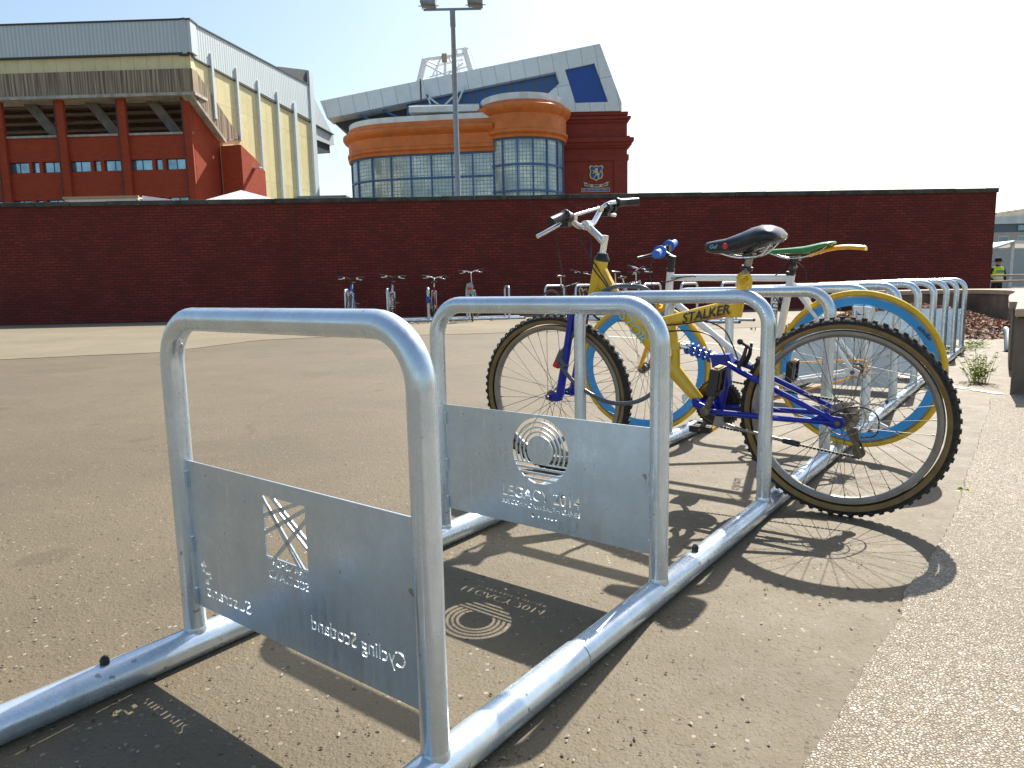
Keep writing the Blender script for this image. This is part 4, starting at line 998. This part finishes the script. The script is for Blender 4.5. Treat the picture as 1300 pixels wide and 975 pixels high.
def weed(label, x, y, n, hh, spread, grp=None):
    b = MB()
    for i in range(n):
        a = random.uniform(0, 6.28); L_ = hh*random.uniform(.4,1); lean = random.uniform(.1,1)*spread; p0 = Vector((x+random.gauss(0,spread*.25), y+random.gauss(0,spread*.35), 0)); p1 = p0+V(math.cos(a)*lean, math.sin(a)*lean, L_)
        b.tube([p0, (p0+p1)/2+V(0,0,L_*.1), p1], .0016, 4)
        for k in range(5):
            c = p0.lerp(p1, .3+.17*k); s_ = random.uniform(.012,.03); rot = Matrix.Rotation(random.uniform(0,6.28), 3, 'Z') @ Matrix.Rotation(random.gauss(0,.6), 3, 'X')
            b.add([c+rot @ (Vector(v)*s_) for v in ((0,0,0),(.5,.4,.1),(1.4,0,0),(.5,-.4,.1))], [(0,1,2,3)])
    return tag(b.build('weed', M['weed'], recalc=False), label, 'weed', 'weeds')
weed('leafy green weed growing against the side of the square end block', 3.62, 5.45, 55, .24, .12)
weed('sparse weed tuft on the ground in front of the leaf heap', 4.95, 7.9, 60, .06, .30)
weed('low grassy weed at the foot of the curved wall right of the leaf heap', 5.35, 8.15, 34, .10, .16)
weed('tiny yellowish weed at the edge of the pale path beside the rear wheel', 1.74, 2.65, 3, .006, .014)
# mower-like drain pipe stub leaning on the wall end
b = MB(); b.tube([(5.32,7.55,0),(5.42,7.72,.20),(5.45,7.8,.22)], .035, 12); tag(b.build('pipe_stub', M['lamp_metal']), 'short grey pipe stub leaning on the low curved wall', 'pipe')

# ------------------------------------------------------------------ beyond the low wall: officer, railing, shelter, houses
def officer():
    gx, gy, g0 = 14.42, 21.2, -.42
    gx, gy = 16.35, 24.0
    root = empty('person', (gx, gy, g0), R(0)); tag(root, 'person in yellow high visibility vest and black hat standing beyond the wall end', 'person')
    J = {'pelvis':(0,0,.95,.15),'waist':(0,0,1.08,.14),'chest':(0,0,1.30,.17),'neckb':(0,0,1.47,.075),'neck':(0,0,1.53,.058),'head':(0,-.01,1.62,.085),'top':(0,-.01,1.70,.07)}
    L = [('pelvis','waist'),('waist','chest'),('chest','neckb'),('neckb','neck'),('neck','head'),('head','top')]
    for s, k in ((-1,'l'),(1,'r')):
        J.update({'hip'+k:(s*.10,0,.90,.10),'knee'+k:(s*.12,-.02,.50,.068),'ank'+k:(s*.13,.02,.10,.048),'toe'+k:(s*.15,-.12,.05,.045),'sh'+k:(s*.19,0,1.42,.075),'el'+k:(s*.27,.02,1.14,.052),'wr'+k:(s*.20,-.16,1.0,.036),'ha'+k:(s*.15,-.22,1.0,.04)})
        L += [('pelvis','hip'+k),('hip'+k,'knee'+k),('knee'+k,'ank'+k),('ank'+k,'toe'+k),('chest','sh'+k),('sh'+k,'el'+k),('el'+k,'wr'+k),('wr'+k,'ha'+k)]
    names = list(J); me = bpy.data.meshes.new('body'); me.from_pydata([J[n][:3] for n in names], [(names.index(a), names.index(c)) for a, c in L], [])
    o = bpy.data.objects.new('body', me); COL.objects.link(o); o.parent = root
    md = o.modifiers.new('skin', 'SKIN'); o.modifiers.new('sub', 'SUBSURF').levels = 1; o.modifiers['sub'].render_levels = 2
    for i, n_ in enumerate(names): r_ = J[n_][3]; me.skin_vertices[0].data[i].radius = (r_, r_*.85)
    me.skin_vertices[0].data[0].use_root = True
    me.materials.append(M['uniform'])
    b = MB(); rings = []
    for z, rx, ry in ((1.0,.185,.14),(1.1,.18,.135),(1.25,.20,.15),(1.38,.215,.15),(1.46,.17,.12),(1.50,.10,.085)):
        rings.append([(rx*math.cos(a), ry*math.sin(a), z) for a in [2*math.pi*k/20 for k in range(20)]])
    b.loft(rings); v = b.build('vest', M['hivis'], root)
    for z, rx, ry in ((1.10,.186,.141),):
        b = MB(); b.loft([[(rx*math.cos(a), ry*math.sin(a), zz) for a in [2*math.pi*k/20 for k in range(20)]] for zz in (z, z+.055)]); b.build('reflective_band', M['silverband'], v)
    b = MB(); b.box((0,-.162,1.33), (.24,.006,.075)); b.build('back_patch', M['mid_blue'], v); text_obj('lettering', 'POLICE', .068, M['letter_white'], v, (-.115,-.168,1.308), (1,0,0), (0,0,1), .004, 0, 1, .92)
    b = MB(); b.ball((0,-.01,1.635), .092, (.88,1,1.2)); b.build('head', M['skin'], root)
    b = MB(); b.lathe([(1.66,.0),(1.66,.16),(1.675,.158),(1.68,.105),(1.77,.10),(1.785,.08),(1.79,0)], axis='Z', seg=20); b.build('hat', M['uniform'], root)
officer()
rl = empty('railing', (14.9,22.6,-.42), R(3)); tag(rl, 'pale tubular railing in front of the glass shelter beyond the wall', 'railing')
for z in (.75, 1.02, 1.20):
    b = MB(); b.tube([(0,0,z),(6,0,z)], .03, 8); b.build('rail', M['planter_top'], rl)
for k in range(5):
    b = MB(); b.tube([(k*1.5,0,0),(k*1.5,0,1.2)], .03, 8); b.build('post', M['planter_top'], rl)
sh = empty('glass_shelter', (17.5,27.0,-.42), R(-8)); tag(sh, 'glass walled shelter with white sloping roof edge at the right edge', 'shelter')
b = MB(); b.prism([(1.3,2.35),(9,2.05),(9,2.15),(1.3,2.47)], -.1, 3); b.build('roof', M['bikewhite'], sh)
b = MB(); b.prism([(-1.5,1.5),(1.3,2.40),(1.3,2.47),(-1.5,1.58)], -.1, 3); b.build('roof_slope', M['pilaster'], sh)
for x_ in (-1.5, 1.3, 3.9, 6.5):
    b = MB(); b.span(x_-.05, x_+.05, 0, .1, 0, 2.35 if x_ > 0 else 1.5); b.build('post', M['silverband'], sh)
b = MB(); b.span(1.36, 3.84, .03, .05, .3, 2.2); b.span(3.96, 6.44, .03, .05, .3, 2.1); b.prism([(-1.44,.3),(1.24,.3),(1.24,2.25),(-1.44,1.4)], .03, .05); b.build('pane', M['glass'], sh)
hs_ = empty('apartment_building', (44.8,70,-.42)); tag(hs_, 'cream building with slate blue upper storey and small windows far right', 'building')
b = MB(); b.span(0, 6.35, 0, 12, 0, 5.25); b.build('wall', M['render_cream'], hs_)
b = MB(); b.span(-.1, 6.3, .15, 11, 5.25, 6.05); b.build('upper_storey', M['mansard'], hs_)
b = MB(); b.span(-.2, 6.33, .0, 11, 6.05, 6.75); b.build('roof', M['white_cap'], hs_)
for x_ in (.9, 2.7, 4.6):
    b = MB(); b.span(x_, x_+1.0, -.05, .05, 3.6, 4.9); f_ = b.build('window', M['white_cap'], hs_); b = MB(); b.span(x_+.08, x_+.92, -.08, -.06, 3.68, 4.82); b.build('pane', M['pane'], f_)
b = MB(); b.span(4.6, 5.3, .05, .14, 5.4, 5.9); b.build('dormer_window', M['pane'], hs_)
h2 = empty('stone_building', (51.2,69.5,-.42)); tag(h2, 'taller plain cream building at the far right edge of the picture', 'building')
b = MB(); b.span(0, 14, 0, 12, 0, 7.4); b.build('wall', M['render_cream'], h2)
b = MB(); b.span(-.15, 14.1, -.15, 12, 7.4, 7.6); b.build('roof', M['concrete'], h2)
for x_ in (2, 5, 8):
    for z_ in (1.2, 4.6): b = MB(); b.span(x_, x_+1.2, -.06, .05, z_, z_+1.5); b.build('window', M['pane'], h2)

# ------------------------------------------------------------------ behind the wall: tent, lorry, floodlight
tn = empty('tent', (-9.25,25.2,-.42)); tag(tn, 'white peaked canvas tent roof showing above the brick wall', 'tent')
b = MB(); a_ = 1.92; zt, ze = 4.72, 4.02
ze = 3.70; cs = [(-2.75,-1.3,ze),(3.3,-1.3,ze),(3.3,2.9,ze),(-2.75,2.9,ze)]; apx = (-.15,.5,zt)
b.add(cs+[apx], [(0,1,4),(1,2,4),(2,3,4),(3,0,4)]); b.add([(x,y,z-.16) for x,y,z in cs]+cs, [(0,1,5,4),(1,2,6,5),(2,3,7,6),(3,0,4,7)]); b.build('canopy', M['tent'], tn, recalc=False)
for x_, y_ in ((-2.7,-1.25),(3.25,-1.25),(3.25,2.85),(-2.7,2.85)): b = MB(); b.tube([(x_,y_,0),(x_,y_,ze)], .04, 8); b.build('pole', M['silverband'], tn)
lo = empty('box_lorry', (-14.85,24.4,-.42), R(0)); tag(lo, 'white box lorry body behind the brick wall, only its roof edge showing', 'lorry')
b = MB(); b.span(0, 2.45, 0, 7.0, .9, 4.40); b.build('cargo_box', M['lorry'], lo); 
b = MB(); b.span(-.04, 2.49, -.05, .03, 4.36, 4.44); b.span(-.04, .05, -.05, .03, .9, 4.3); b.span(2.40, 2.49, -.05, .03, .9, 4.3); b.build('door_frame', M['trim'], lo)
b = MB(); b.span(.95, 1.35, -.06, -.01, 4.12, 4.20); b.build('handle', M['black'], lo)
b = MB(); b.prism([(2.5,.9),(5.6,.9),(5.6,3.95),(4.2,4.20),(2.5,4.46)], .2, 2.2); b.build('side_awning', M['bikewhite'], lo)
for x_, y_ in ((.1,1.2),(2.0,1.2),(.1,5.6),(2.0,5.6)): b = MB(); b.lathe([(0,0),(0,.45),(.35,.45),(.35,0)], (x_, y_, .46), axis='X', seg=20); b.build('wheel', M['rubber'], lo)
fl = empty('floodlight_mast', (-2.06,30,-.42)); tag(fl, 'tall grey lamp pole with twin floodlights in front of the curved glass building', 'street lamp')
b = MB(); b.tube([(0,0,0),(0,0,8),(0,0,11.45),(0,0,11.46),(0,0,12.1)], [.125,.105,.09,.11,.11], 14); b.build('pole', M['pole'], fl)
b = MB(); b.box((0,0,12.12), (2.3,.09,.07)); b.build('crossbar', M['pole'], fl)
for s in (-1, 1):
    b = MB(); b.prism([(-.32,.10),(.28,.02),(.30,.42),(-.22,.50)], -.33, .33); hd = b.build('floodlight', M['lamp_metal'], fl, bevel=.03); hd.location = (s*.93,-.05,12.2)
    b = MB()
    for dx in (-.25,.25): b.tube([(dx,0,-.08),(dx,0,.2)], .02, 6)
    b.tube([(-.4,-.12,.0),(.4,-.12,.0)], .02, 6); b.build('bracket', M['pole'], hd)
    b = MB(); b.span(-.27, .27, -.345, -.335, .12, .42); b.build('lens', M['pane'], hd)

# ------------------------------------------------------------------ frames for the big facades
class Fac:
    def __init__(s, root, P, Q, out):
        P = Vector((*P, 0)); Q = Vector((*Q, 0)); s.e = (Q-P).normalized(); s.s = out
        y = Vector((0,0,1)).cross(s.e); m = Matrix.Identity(4)
        for i, c in enumerate((s.e, y, Vector((0,0,1)))):
            for j in range(3): m[j][i] = c[j]
        m.translation = P; s.m = root.matrix_world.inverted() @ m if root.matrix_world else m
        s.m = Matrix.Translation(-root.location) @ m; s.root = root
    def box(s, b, u0, u1, z0, z1, o0, o1): b.span(u0, u1, s.s*o0, s.s*o1, z0, z1)
    def poly(s, b, pts, o0, o1): b.prism(pts, s.s*o0, s.s*o1)
    def build(s, b, name, mat, parent=None, bevel=0):
        if parent is None: return b.build(name, mat, s.root, s.m)
        return b.build(name, mat, parent, Matrix.Identity(4))
def openings_wall(fc, b, u0, u1, z0, z1, ops, o0, o1):
    zs = sorted(set([z0, z1] + [z for o in ops for z in (o[2], o[3]) if z0 < z < z1]))
    for a, c in zip(zs, zs[1:]):
        m = (a+c)/2; cuts = sorted([(o[0], o[1]) for o in ops if o[2] < m < o[3]]); cur = u0
        for p, q in cuts: fc.box(b, cur, p, a, c, o0, o1); cur = q
        fc.box(b, cur, u1, a, c, o0, o1)

# ---- left stand
CN = (-25.45,59.96)
st = empty('stadium_stand', (CN[0], CN[1], 0)); tag(st, 'brick stadium stand with grey and yellow cladding at the upper left', 'stadium')
A = Fac(st, CN, (CN[0]-16.15, CN[1]+.5), 1)
OFF = 1.2
UE = 30
wins = []
for k in range(5):
    u = .86+k*5.15
    for a, c in ((0,1.62),(1.93,2.52),(2.79,4.53)): wins.append((u+a, u+c))
ops = [(a, c, 10.70, 11.55) for a, c in wins] + [(a, c, 7.70, 8.50) for a, c in wins]
b = MB(); openings_wall(A, b, 0, UE, -1, 13.45, ops, -.35, 0)
A.build(b, 'brick_front', M['stand_brick'])
for (a, c, z0, z1) in ops:
    b = MB(); A.box(b, a, c, z0, z1, -.30, -.24); f_ = A.build(b, 'window', M['navy'])
    b = MB(); k = 2 if c-a > 1 else 1; ww = (c-a)/k
    for i in range(k): A.box(b, a+i*ww+.05, a+(i+1)*ww-.05, z0+.05, z1-.05, -.235, -.21)
    A.build(b, 'pane', M['pane'], f_)
for k in range(-1, 6):
    u = 5.33+k*5.09; u0, u1 = (u, u+.70) if k >= 0 else (0.02, .70)
    b = MB(); A.box(b, u0, u1, -1, 16.28, .003, .30); 
    A.build(b, 'pier', M['stand_brick'])
    b = MB(); A.box(b, u1-.03, u1+.02, -1, 16.25, .30, .36); A.build(b, 'downpipe', M['dark_steel'])
b = MB(); A.box(b, 0, UE, 13.45, 13.62, -.4, .12); A.build(b, 'sill', M['concrete'])
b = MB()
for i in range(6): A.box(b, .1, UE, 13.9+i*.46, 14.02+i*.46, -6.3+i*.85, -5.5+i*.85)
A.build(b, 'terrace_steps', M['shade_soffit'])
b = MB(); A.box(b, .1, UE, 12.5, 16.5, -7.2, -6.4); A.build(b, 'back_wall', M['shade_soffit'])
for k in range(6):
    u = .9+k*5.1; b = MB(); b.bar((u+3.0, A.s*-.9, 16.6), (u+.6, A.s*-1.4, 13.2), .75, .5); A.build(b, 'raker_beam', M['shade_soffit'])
b = MB(); A.box(b, -.75, UE, 16.28, 16.52, -7, .80); A.build(b, 'ledge', M['concrete'])
b = MB(); A.box(b, -.55, UE, 16.523, 18.34, -.4, .60); A.build(b, 'ribbed_band', M['clad_brown'])
b = MB(); A.box(b, -.40, UE, 18.343, 19.42, -.4, .42); A.build(b, 'yellow_band', M['clad_yellow'])
b = MB(); A.box(b, -.45, UE, 19.423, 19.55, -.4, .66); A.build(b, 'flashing', M['dark_steel'])
b = MB(); A.box(b, -.68, UE, 19.553, 21.95, -.4, .62); A.build(b, 'roof_fascia', M['clad_grey'])
b = MB(); A.box(b, -.74, UE, 21.953, 22.07, -.6, .70); A.build(b, 'roof_edge', M['dark_steel'])
B = Fac(st, CN, (-21.40,77.18), -1)
b = MB(); B.poly(b, [(0,-1),(3.35,-1),(3.35,13.52),(0,16.26)], -.3, .0); B.build(b, 'brick_return', M['stand_brick'])
b = MB(); B.poly(b, [(.35,18.34),(5.83,14.1),(3.35,13.55),(-.05,16.5),(-.6,16.6),(-.6,18.34)], -.3, .45); B.build(b, 'ribbed_band', M['clad_brown'])
b = MB(); B.poly(b, [(-.75,16.25),(3.4,13.3),(3.5,13.52),(-.7,16.52)], -.3, .62); B.build(b, 'ledge', M['concrete'])
b = MB(); B.poly(b, [(-.35,18.345),(.36,18.345),(5.86,14.08),(3.36,13.5),(3.36,-1),(20,-1),(20,18.6),(-.35,19.4)], -.3, .30); B.build(b, 'yellow_wall', M['clad_yellow'])
b = MB(); B.poly(b, [(-.62,19.32),(24,17.9),(24,18.02),(-.62,19.44)], -.3, .44); B.build(b, 'flashing', M['dark_steel'])
b = MB(); B.poly(b, [(-.66,19.44),(19.3,18.45),(19.3,21.95),(-.66,21.95)], -.3, .42); B.build(b, 'roof_fascia', M['clad_grey'])
b = MB(); B.poly(b, [(-.72,21.955),(19.5,21.955),(19.5,22.07),(-.72,22.07)], -.6, .5); B.build(b, 'roof_edge', M['dark_steel'])
for u, z0, z1, wd_ in ((2.4,15.1,20.3,.26),(5.85,13.9,20.1,.26),(9.15,-1,19.9,.27),(12.4,-1,19.7,.28),(15.6,-1,19.4,.50),(19.25,-1,23.45,.85)):
    b = MB(); B.box(b, u-wd_/2, u+wd_/2, z0, z1, .303, .56); B.build(b, 'rib', M['pilaster'])
b = MB(); B.poly(b, [(13.1,22.08),(13.3,22.3),(18.82,23.5),(18.82,22.08)], -6, .3); B.build(b, 'roof_hut', M['dark_steel'])
b = MB(); B.poly(b, [(19.7,21.5),(24.4,17.9),(24.4,16.9),(23.8,16.75),(19.7,16.75)], -1.5, .2); B.build(b, 'roof_tip', M['clad_grey'])
b = MB(); B.poly(b, [(19.7,16.745),(23.7,16.745),(23.7,15.9),(19.7,15.2)], -1.5, .0); B.build(b, 'soffit', M['dark_steel'])
b = MB(); B.poly(b, [(3.0,-1),(6.5,-1),(6.5,11.3),(5.0,12.2),(3.0,13.0)], .303, 2.25); B.build(b, 'stair_block', M['stand_brick'])
b = MB(); B.poly(b, [(6.5,-1),(7.6,-1),(7.6,9.6),(6.5,10.6)], .303, 1.6); B.build(b, 'side_porch', M['pilaster'])
b = MB(); B.box(b, 4.6, 5.0, 11.3, 11.42, 2.25, 2.9); B.build(b, 'wall_lamp', M['pilaster'])
# low grey block between the two stands
lb = empty('low_building', (-20.6,74,0)); tag(lb, 'low flat blue grey building between the two stadium stands', 'building')
b = MB(); b.span(-.6, 4.0, 0, 6, -1, 9.35); b.build('wall', M['render_cream'], lb); b = MB(); b.span(-.8, 4.2, -.2, 6, 9.353, 10.1); b.build('roof', M['mansard'], lb)

# ---- main stand gable, tower
ms = empty('main_stand', (6.8,90,0)); tag(ms, 'main stand with sloping white roof truss above a dark red brick tower', 'stadium')
T = Fac(ms, (6.8,90), (14.83,90), -1)
b = MB(); T.box(b, -3.0, 7.9, -1, 21.25, -10, 0); T.build(b, 'brick_tower', M['tower_brick'])
for (u1, z0, z1, o) in ((8.0,20.95,21.33,.12),(8.3,20.45,20.75,.42),(8.05,20.1,20.45,.18),(8.2,18.2,18.45,.35),(8.62,17.72,18.2,.75),(8.4,17.35,17.72,.5),(8.2,17.1,17.35,.3),(8.1,15.6,16.3,.16)):
    b = MB(); T.box(b, -3.0, u1, z0, z1, .003, o); b.span(7.903, u1, .003, 9, z0, z1); T.build(b, 'cornice', M['tower_brick'])
b = MB(); T.box(b, 6.3, 7.95, -1, 15.6, .003, .14); T.build(b, 'pilaster', M['tower_brick'])
b = MB(); T.box(b, -1.6, .2, 15.3, 21.0, .003, .35); T.build(b, 'pilaster', M['tower_brick'])
def shield(cx, cz, w_, h_): 
    return [(cx-w_*.5,cz+h_*.36),(cx-w_*.40,cz+h_*.5),(cx-w_*.18,cz+h_*.42),(cx,cz+h_*.49),(cx+w_*.18,cz+h_*.42),(cx+w_*.40,cz+h_*.5),(cx+w_*.5,cz+h_*.36),(cx+w_*.42,cz+h_*.15),(cx+w_*.48,cz-h_*.15),(cx+w_*.40,cz-h_*.34),(cx+w_*.12,cz-h_*.43),(cx,cz-h_*.52),(cx-w_*.12,cz-h_*.43),(cx-w_*.40,cz-h_*.34),(cx-w_*.48,cz-h_*.15),(cx-w_*.42,cz+h_*.15)]
b = MB(); T.poly(b, shield(4.1,14.15,1.75,1.9), .003, .10); cr_ = T.build(b, 'crest', M['crest_gold'])
b = MB(); T.poly(b, shield(4.1,14.15,1.45,1.6), .103, .14); T.build(b, 'crest_field', M['navy'], cr_)
lion = [(-.42,.38),(-.30,.30),(-.22,.36),(-.12,.28),(-.16,.48),(-.05,.60),(.12,.58),(.20,.44),(.14,.30),(.22,.10),(.30,-.05),(.42,.05),(.50,.30),(.42,.38),(.55,.36),(.52,.08),(.38,-.14),(.30,-.25),(.36,-.45),(.30,-.62),(.16,-.62),(.22,-.50),(.12,-.30),(.02,-.22),(-.12,-.35),(-.20,-.52),(-.34,-.50),(-.24,-.42),(-.10,-.18),(-.02,-.02),(-.14,.05),(-.30,-.02),(-.42,-.08),(-.44,.02),(-.28,.10),(-.18,.16),(-.34,.22),(-.46,.28)]
b = MB(); T.poly(b, [(4.1+x*1.05, 14.12+z*1.05) for x, z in lion], .142, .18); T.build(b, 'crest_lion', M['crest_gold'], cr_)
b = MB(); pts = [(2.5,13.1),(2.95,13.0),(3.1,12.85),(3.6,12.78),(4.1,12.76),(4.6,12.78),(5.1,12.85),(5.25,13.0),(5.7,13.1),(5.5,12.85),(5.6,12.62),(5.1,12.55),(4.6,12.45),(4.1,12.43),(3.6,12.45),(3.1,12.55),(2.6,12.62),(2.7,12.85)]
T.poly(b, pts, .003, .09); sc_ = T.build(b, 'scroll', M['crest_gold'])
b = MB(); T.poly(b, [(2.75,12.9),(3.4,12.70),(3.4,12.55),(2.75,12.72)], .093, .11); T.poly(b, [(5.45,12.9),(4.8,12.70),(4.8,12.55),(5.45,12.72)], .093, .11); T.poly(b, [(3.7,12.72),(4.5,12.72),(4.5,12.52),(3.7,12.52)], .093, .10); T.build(b, 'scroll_ribbon', M['navy'], sc_)
b = MB(); T.box(b, 2.25, 5.78, 11.90, 12.36, .003, .08); sg = T.build(b, 'name_board', M['crest_gold'])
b = MB(); T.box(b, 2.31, 5.72, 11.96, 12.30, .083, .10); T.build(b, 'board_field', M['navy'], sg)
text_obj('lettering', 'BILL STRUTH MAIN STAND', .27, M['letter_white'], sg, (2.42,-.112,12.04), (1,0,0), (0,0,1), .01, 0, 1, .93)
for a, c in ((2.35,3.8),(4.3,5.76)):
    b = MB(); T.box(b, a, c, 8.5, 11.42, .003, .06); f_ = T.build(b, 'window', M['white_cap'])
    b = MB()
    for i in range(4): T.box(b, a+.05+i*(c-a-.1)/4, a+(i+1)*(c-a-.1)/4, 8.6, 11.35, .063, .075)
    T.build(b, 'pane', M['pane'], f_)
b = MB(); T.poly(b, [(-29.3,23.2),(4.57,29.11),(3.94,26.9),(-.76,26.02),(-28.55,21.17)], -3, .35); T.build(b, 'roof_beam', M['white_panel'])
b = MB(); T.poly(b, [(4.57,29.11),(7.18,22.33),(7.18,21.36),(.0,21.36),(.27,21.8),(1.58,22.37),(5.54,22.42),(3.92,26.86)], -3, .34); T.poly(b, [(-.75,26.0),(.32,26.3),(1.58,22.36),(.27,21.37),(-1.5,21.37),(-1.87,23.4),(-.31,24.69)], -3, .345); T.build(b, 'gable_frame', M['white_panel'])
b = MB(); T.poly(b, [(.2,26.35),(3.98,26.95),(5.65,22.35),(1.5,22.3)], -2.5, .1); T.build(b, 'blue_panel', M['navy'])
b = MB(); T.poly(b, [(-19,22.85),(-.5,26.1),(-.3,24.0),(-1.5,21.4),(-19,21.2)], -2.5, -.6); T.build(b, 'glazed_strip', M['clad_blue'])
b = MB(); T.poly(b, [(-28.4,21.25),(-18.5,22.95),(-18.5,19.5),(-26,19.5)], -14, -2.4); T.build(b, 'roof_underside', M['dark_steel'])
b = MB()
for a, c in (((-25,21.9),(-21.6,20.2)),((-22,22.3),(-18.8,20.8))): b.bar((a[0], .9, a[1]), (c[0], .9, c[1]), .22, .2)
T.build(b, 'blue_brace', M['blue_frame'])
b = MB(); T.box(b, -17.16, -17.0, 22.0, 25.5, .36, .42); T.build(b, 'joint_strip', M['dark_steel'])
b = MB()
for a, c in (((-16.65,24.57),(-15.9,22.4)),((-11.65,24.62),(-12.75,22.4)),((-16.5,23.6),(-14.2,21.8)),((-12.6,23.8),(-15.0,21.6))): b.bar((a[0], -.75, a[1]), (c[0], -.75, c[1]), .2, .18)
T.build(b, 'strut', M['pilaster'])
b = MB(); b.span(-18.0, -9.9, -5.0, .3, 20.6, 21.25); T.build(b, 'lower_roof_edge', M['white_cap'])
b = MB(); b.add([(-18.1,-5,21.25),(-9.9,-5,21.25),(-10.1,.3,22.7),(-17.7,.3,22.7)], [(0,1,2,3)]); T.build(b, 'lower_roof', M['white_sheet'])
# roof truss standing behind
tr = empty('roof_truss', (6.8,104,0)); tag(tr, 'glare-whitened tubular steel truss rising behind the sloping roof beam', 'truss')
b = MB(); k_ = 104/90; G = lambda u, z: ((6.8+u)*k_-6.8, .83+(z-.83)*k_)
def tb(a, c, r, y0=0, y1=0): p = G(*a); q = G(*c); b.tube([(p[0], y0, p[1]), (q[0], y1, q[1])], r, 8)
tb((-17.5,24.5),(-16.5,27.8),.42); tb((-10.7,25.5),(-11.7,29.0),.42); tb((-16.5,27.8),(-11.9,28.3),.24); tb((-16.0,25.8),(-11.0,27.0),.10); tb((-14.1,25.8),(-14.0,28.3),.22)
tb((-16.3,27.2),(-13.9,25.9),.12); tb((-11.9,27.3),(-14.0,25.9),.12); tb((-15.6,25.2),(-15.2,27.8),.14, 3, 3); tb((-12.4,25.8),(-12.6,28.1),.14, 3, 3); tb((-16.5,27.8),(-15.3,27.9),.14, 0, 3)
tb((-15.2,27.9),(-12.0,28.5),.14, 3, 3); tb((-12.6,28.9),(-11.2,29.0),.12); tb((-12.6,28.2),(-12.6,28.9),.12); tb((-11.1,29.0),(-10.0,25.8),.05); tb((-15.6,26.0),(-14.6,27.9),.1); tb((-12.4,26.2),(-13.6,27.9),.1)
b.build('truss_frame', M['truss'], tr)
b = MB(); p = G(-14.1, 27.2); b.span(p[0]-.35, p[0]+.35, -.6, -.2, p[1]+.2, p[1]+1.3); b.build('lamp_box', M['planter_top'], tr)

# ---- curved glass building
cb_ = empty('curved_glass_building', (-3,84,0)); tag(cb_, 'curved building of gridded glass under orange terracotta bands with a round end drum', 'building')
def sweep(name, path, prof, mat, uv=False, parent=None):
    """prof: (outward offset, z); path in XY, outward normal to the right-hand side"""
    b = MB(); n = len(path); g = []; acc = 0; us = []
    for i in range(n):
        t = (path[min(i+1,n-1)]-path[max(i-1,0)]).normalized(); nn = Vector((t.y, -t.x, 0))
        if i: acc += (path[i]-path[i-1]).length
        us.append(acc); g.append([path[i]+nn*o+V(0,0,z) for o, z in prof])
    m = len(prof)
    for i in range(n-1):
        for k in range(m-1): b.add([g[i][k], g[i+1][k], g[i+1][k+1], g[i][k+1]], [(0,1,2,3)], False)
    o = b.build(name, mat, parent or cb_, None if parent else Matrix.Translation(-cb_.location), recalc=False)
    if parent: pass
    if uv:
        me = o.data; ul = me.uv_layers.new(name='UVMap'); f = 0
        for i in range(n-1):
            for k in range(m-1):
                u0, u1, z0, z1 = us[i], us[i+1], prof[k][1], prof[k+1][1]
                for j, q in enumerate(((u0,z0),(u1,z0),(u1,z1),(u0,z1))): ul.data[f*4+j].uv = q
                f += 1
    return o
pth = smooth_path([(-18.6,97,0),(-19.3,93.5,0),(-19.2,90.6,0),(-18.2,88.2,0),(-16.2,86.5,0),(-13,85.5,0),(-9,84.9,0),(-5,84.4,0),(-1.5,84.0,0)], 8)
Ogrp = [(0,15.95),(.35,15.95),(.40,16.15),(.30,16.3),(.48,16.45),(.48,16.75),(.32,16.9),(.32,18.0),(.55,18.15),(.80,18.35),(.95,18.6),(.95,18.85),(.55,19.0),(.35,19.15),(.30,19.55),(.0,19.6)]
sweep('terracotta_band', pth, Ogrp, M['terracotta']); sweep('parapet', pth, [(.1,19.55),(.16,19.6),(.16,20.2),(-.3,20.25),(-5,20.3)], M['white_cap'])
sweep('glass_wall', pth, [(0,-1),(0,15.95)], M['grid_glass'], uv=True)
L_ = 0; nxt = 0; 
for i in range(len(pth)-1):
    d = (pth[i+1]-pth[i]).length
    while nxt < L_+d:
        p = pth[i].lerp(pth[i+1], (nxt-L_)/d); t = (pth[i+1]-pth[i]).normalized(); nn = Vector((t.y,-t.x,0)); b = MB()
        b.box(p+nn*.08-cb_.location+V(0,0,7.5), (.14,.2,17), Matrix.Rotation(math.atan2(t.y, t.x), 3, 'Z')); b.build('mullion', M['blue_frame'], cb_); nxt += 2.42
    L_ += d
for z in (10.5, 13.25, 15.86): sweep('transom', pth, [(.0,z-.09),(.16,z-.09),(.16,z+.09),(.0,z+.09)], M['blue_frame'])
DC = Vector((1.85,87.3,0)); DR = 4.75
circ = [DC+V(DR*math.cos(a), DR*math.sin(a), 0) for a in [R(150+240*k/64) for k in range(65)]]
sweep('drum_glass', circ, [(0,-1),(0,17.15)], M['grid_glass'], uv=True)
sweep('drum_band', circ, [(0,17.15),(.40,17.15),(.45,17.4),(.34,17.5),(.60,17.7),(.60,18.0),(.42,18.15),(.42,19.75),(.62,19.9),(.85,20.15),(.98,20.4),(.98,20.65),(.6,20.8),(.35,20.95),(.30,21.2),(.0,21.2)], M['terracotta'])
sweep('drum_parapet', circ, [(.10,21.2),(.14,21.25),(.14,21.95),(-.3,22.0),(-4.7,22.05)], M['white_cap'])
for k in range(0, 12):
    a = R(150+k*29.3*.72+6); p = DC+V((DR+.08)*math.cos(a), (DR+.08)*math.sin(a), 0)
    if p.y > 89.5: continue
    b = MB(); b.box(p-cb_.location+V(0,0,8), (.15,.2,18.3), Matrix.Rotation(a+math.pi/2, 3, 'Z')); b.build('mullion', M['blue_frame'], cb_)
for z in (11.3, 14.2, 17.05): sweep('transom', circ, [(.0,z-.09),(.16,z-.09),(.16,z+.09),(.0,z+.09)], M['blue_frame'])

print('objects', len(bpy.data.objects))
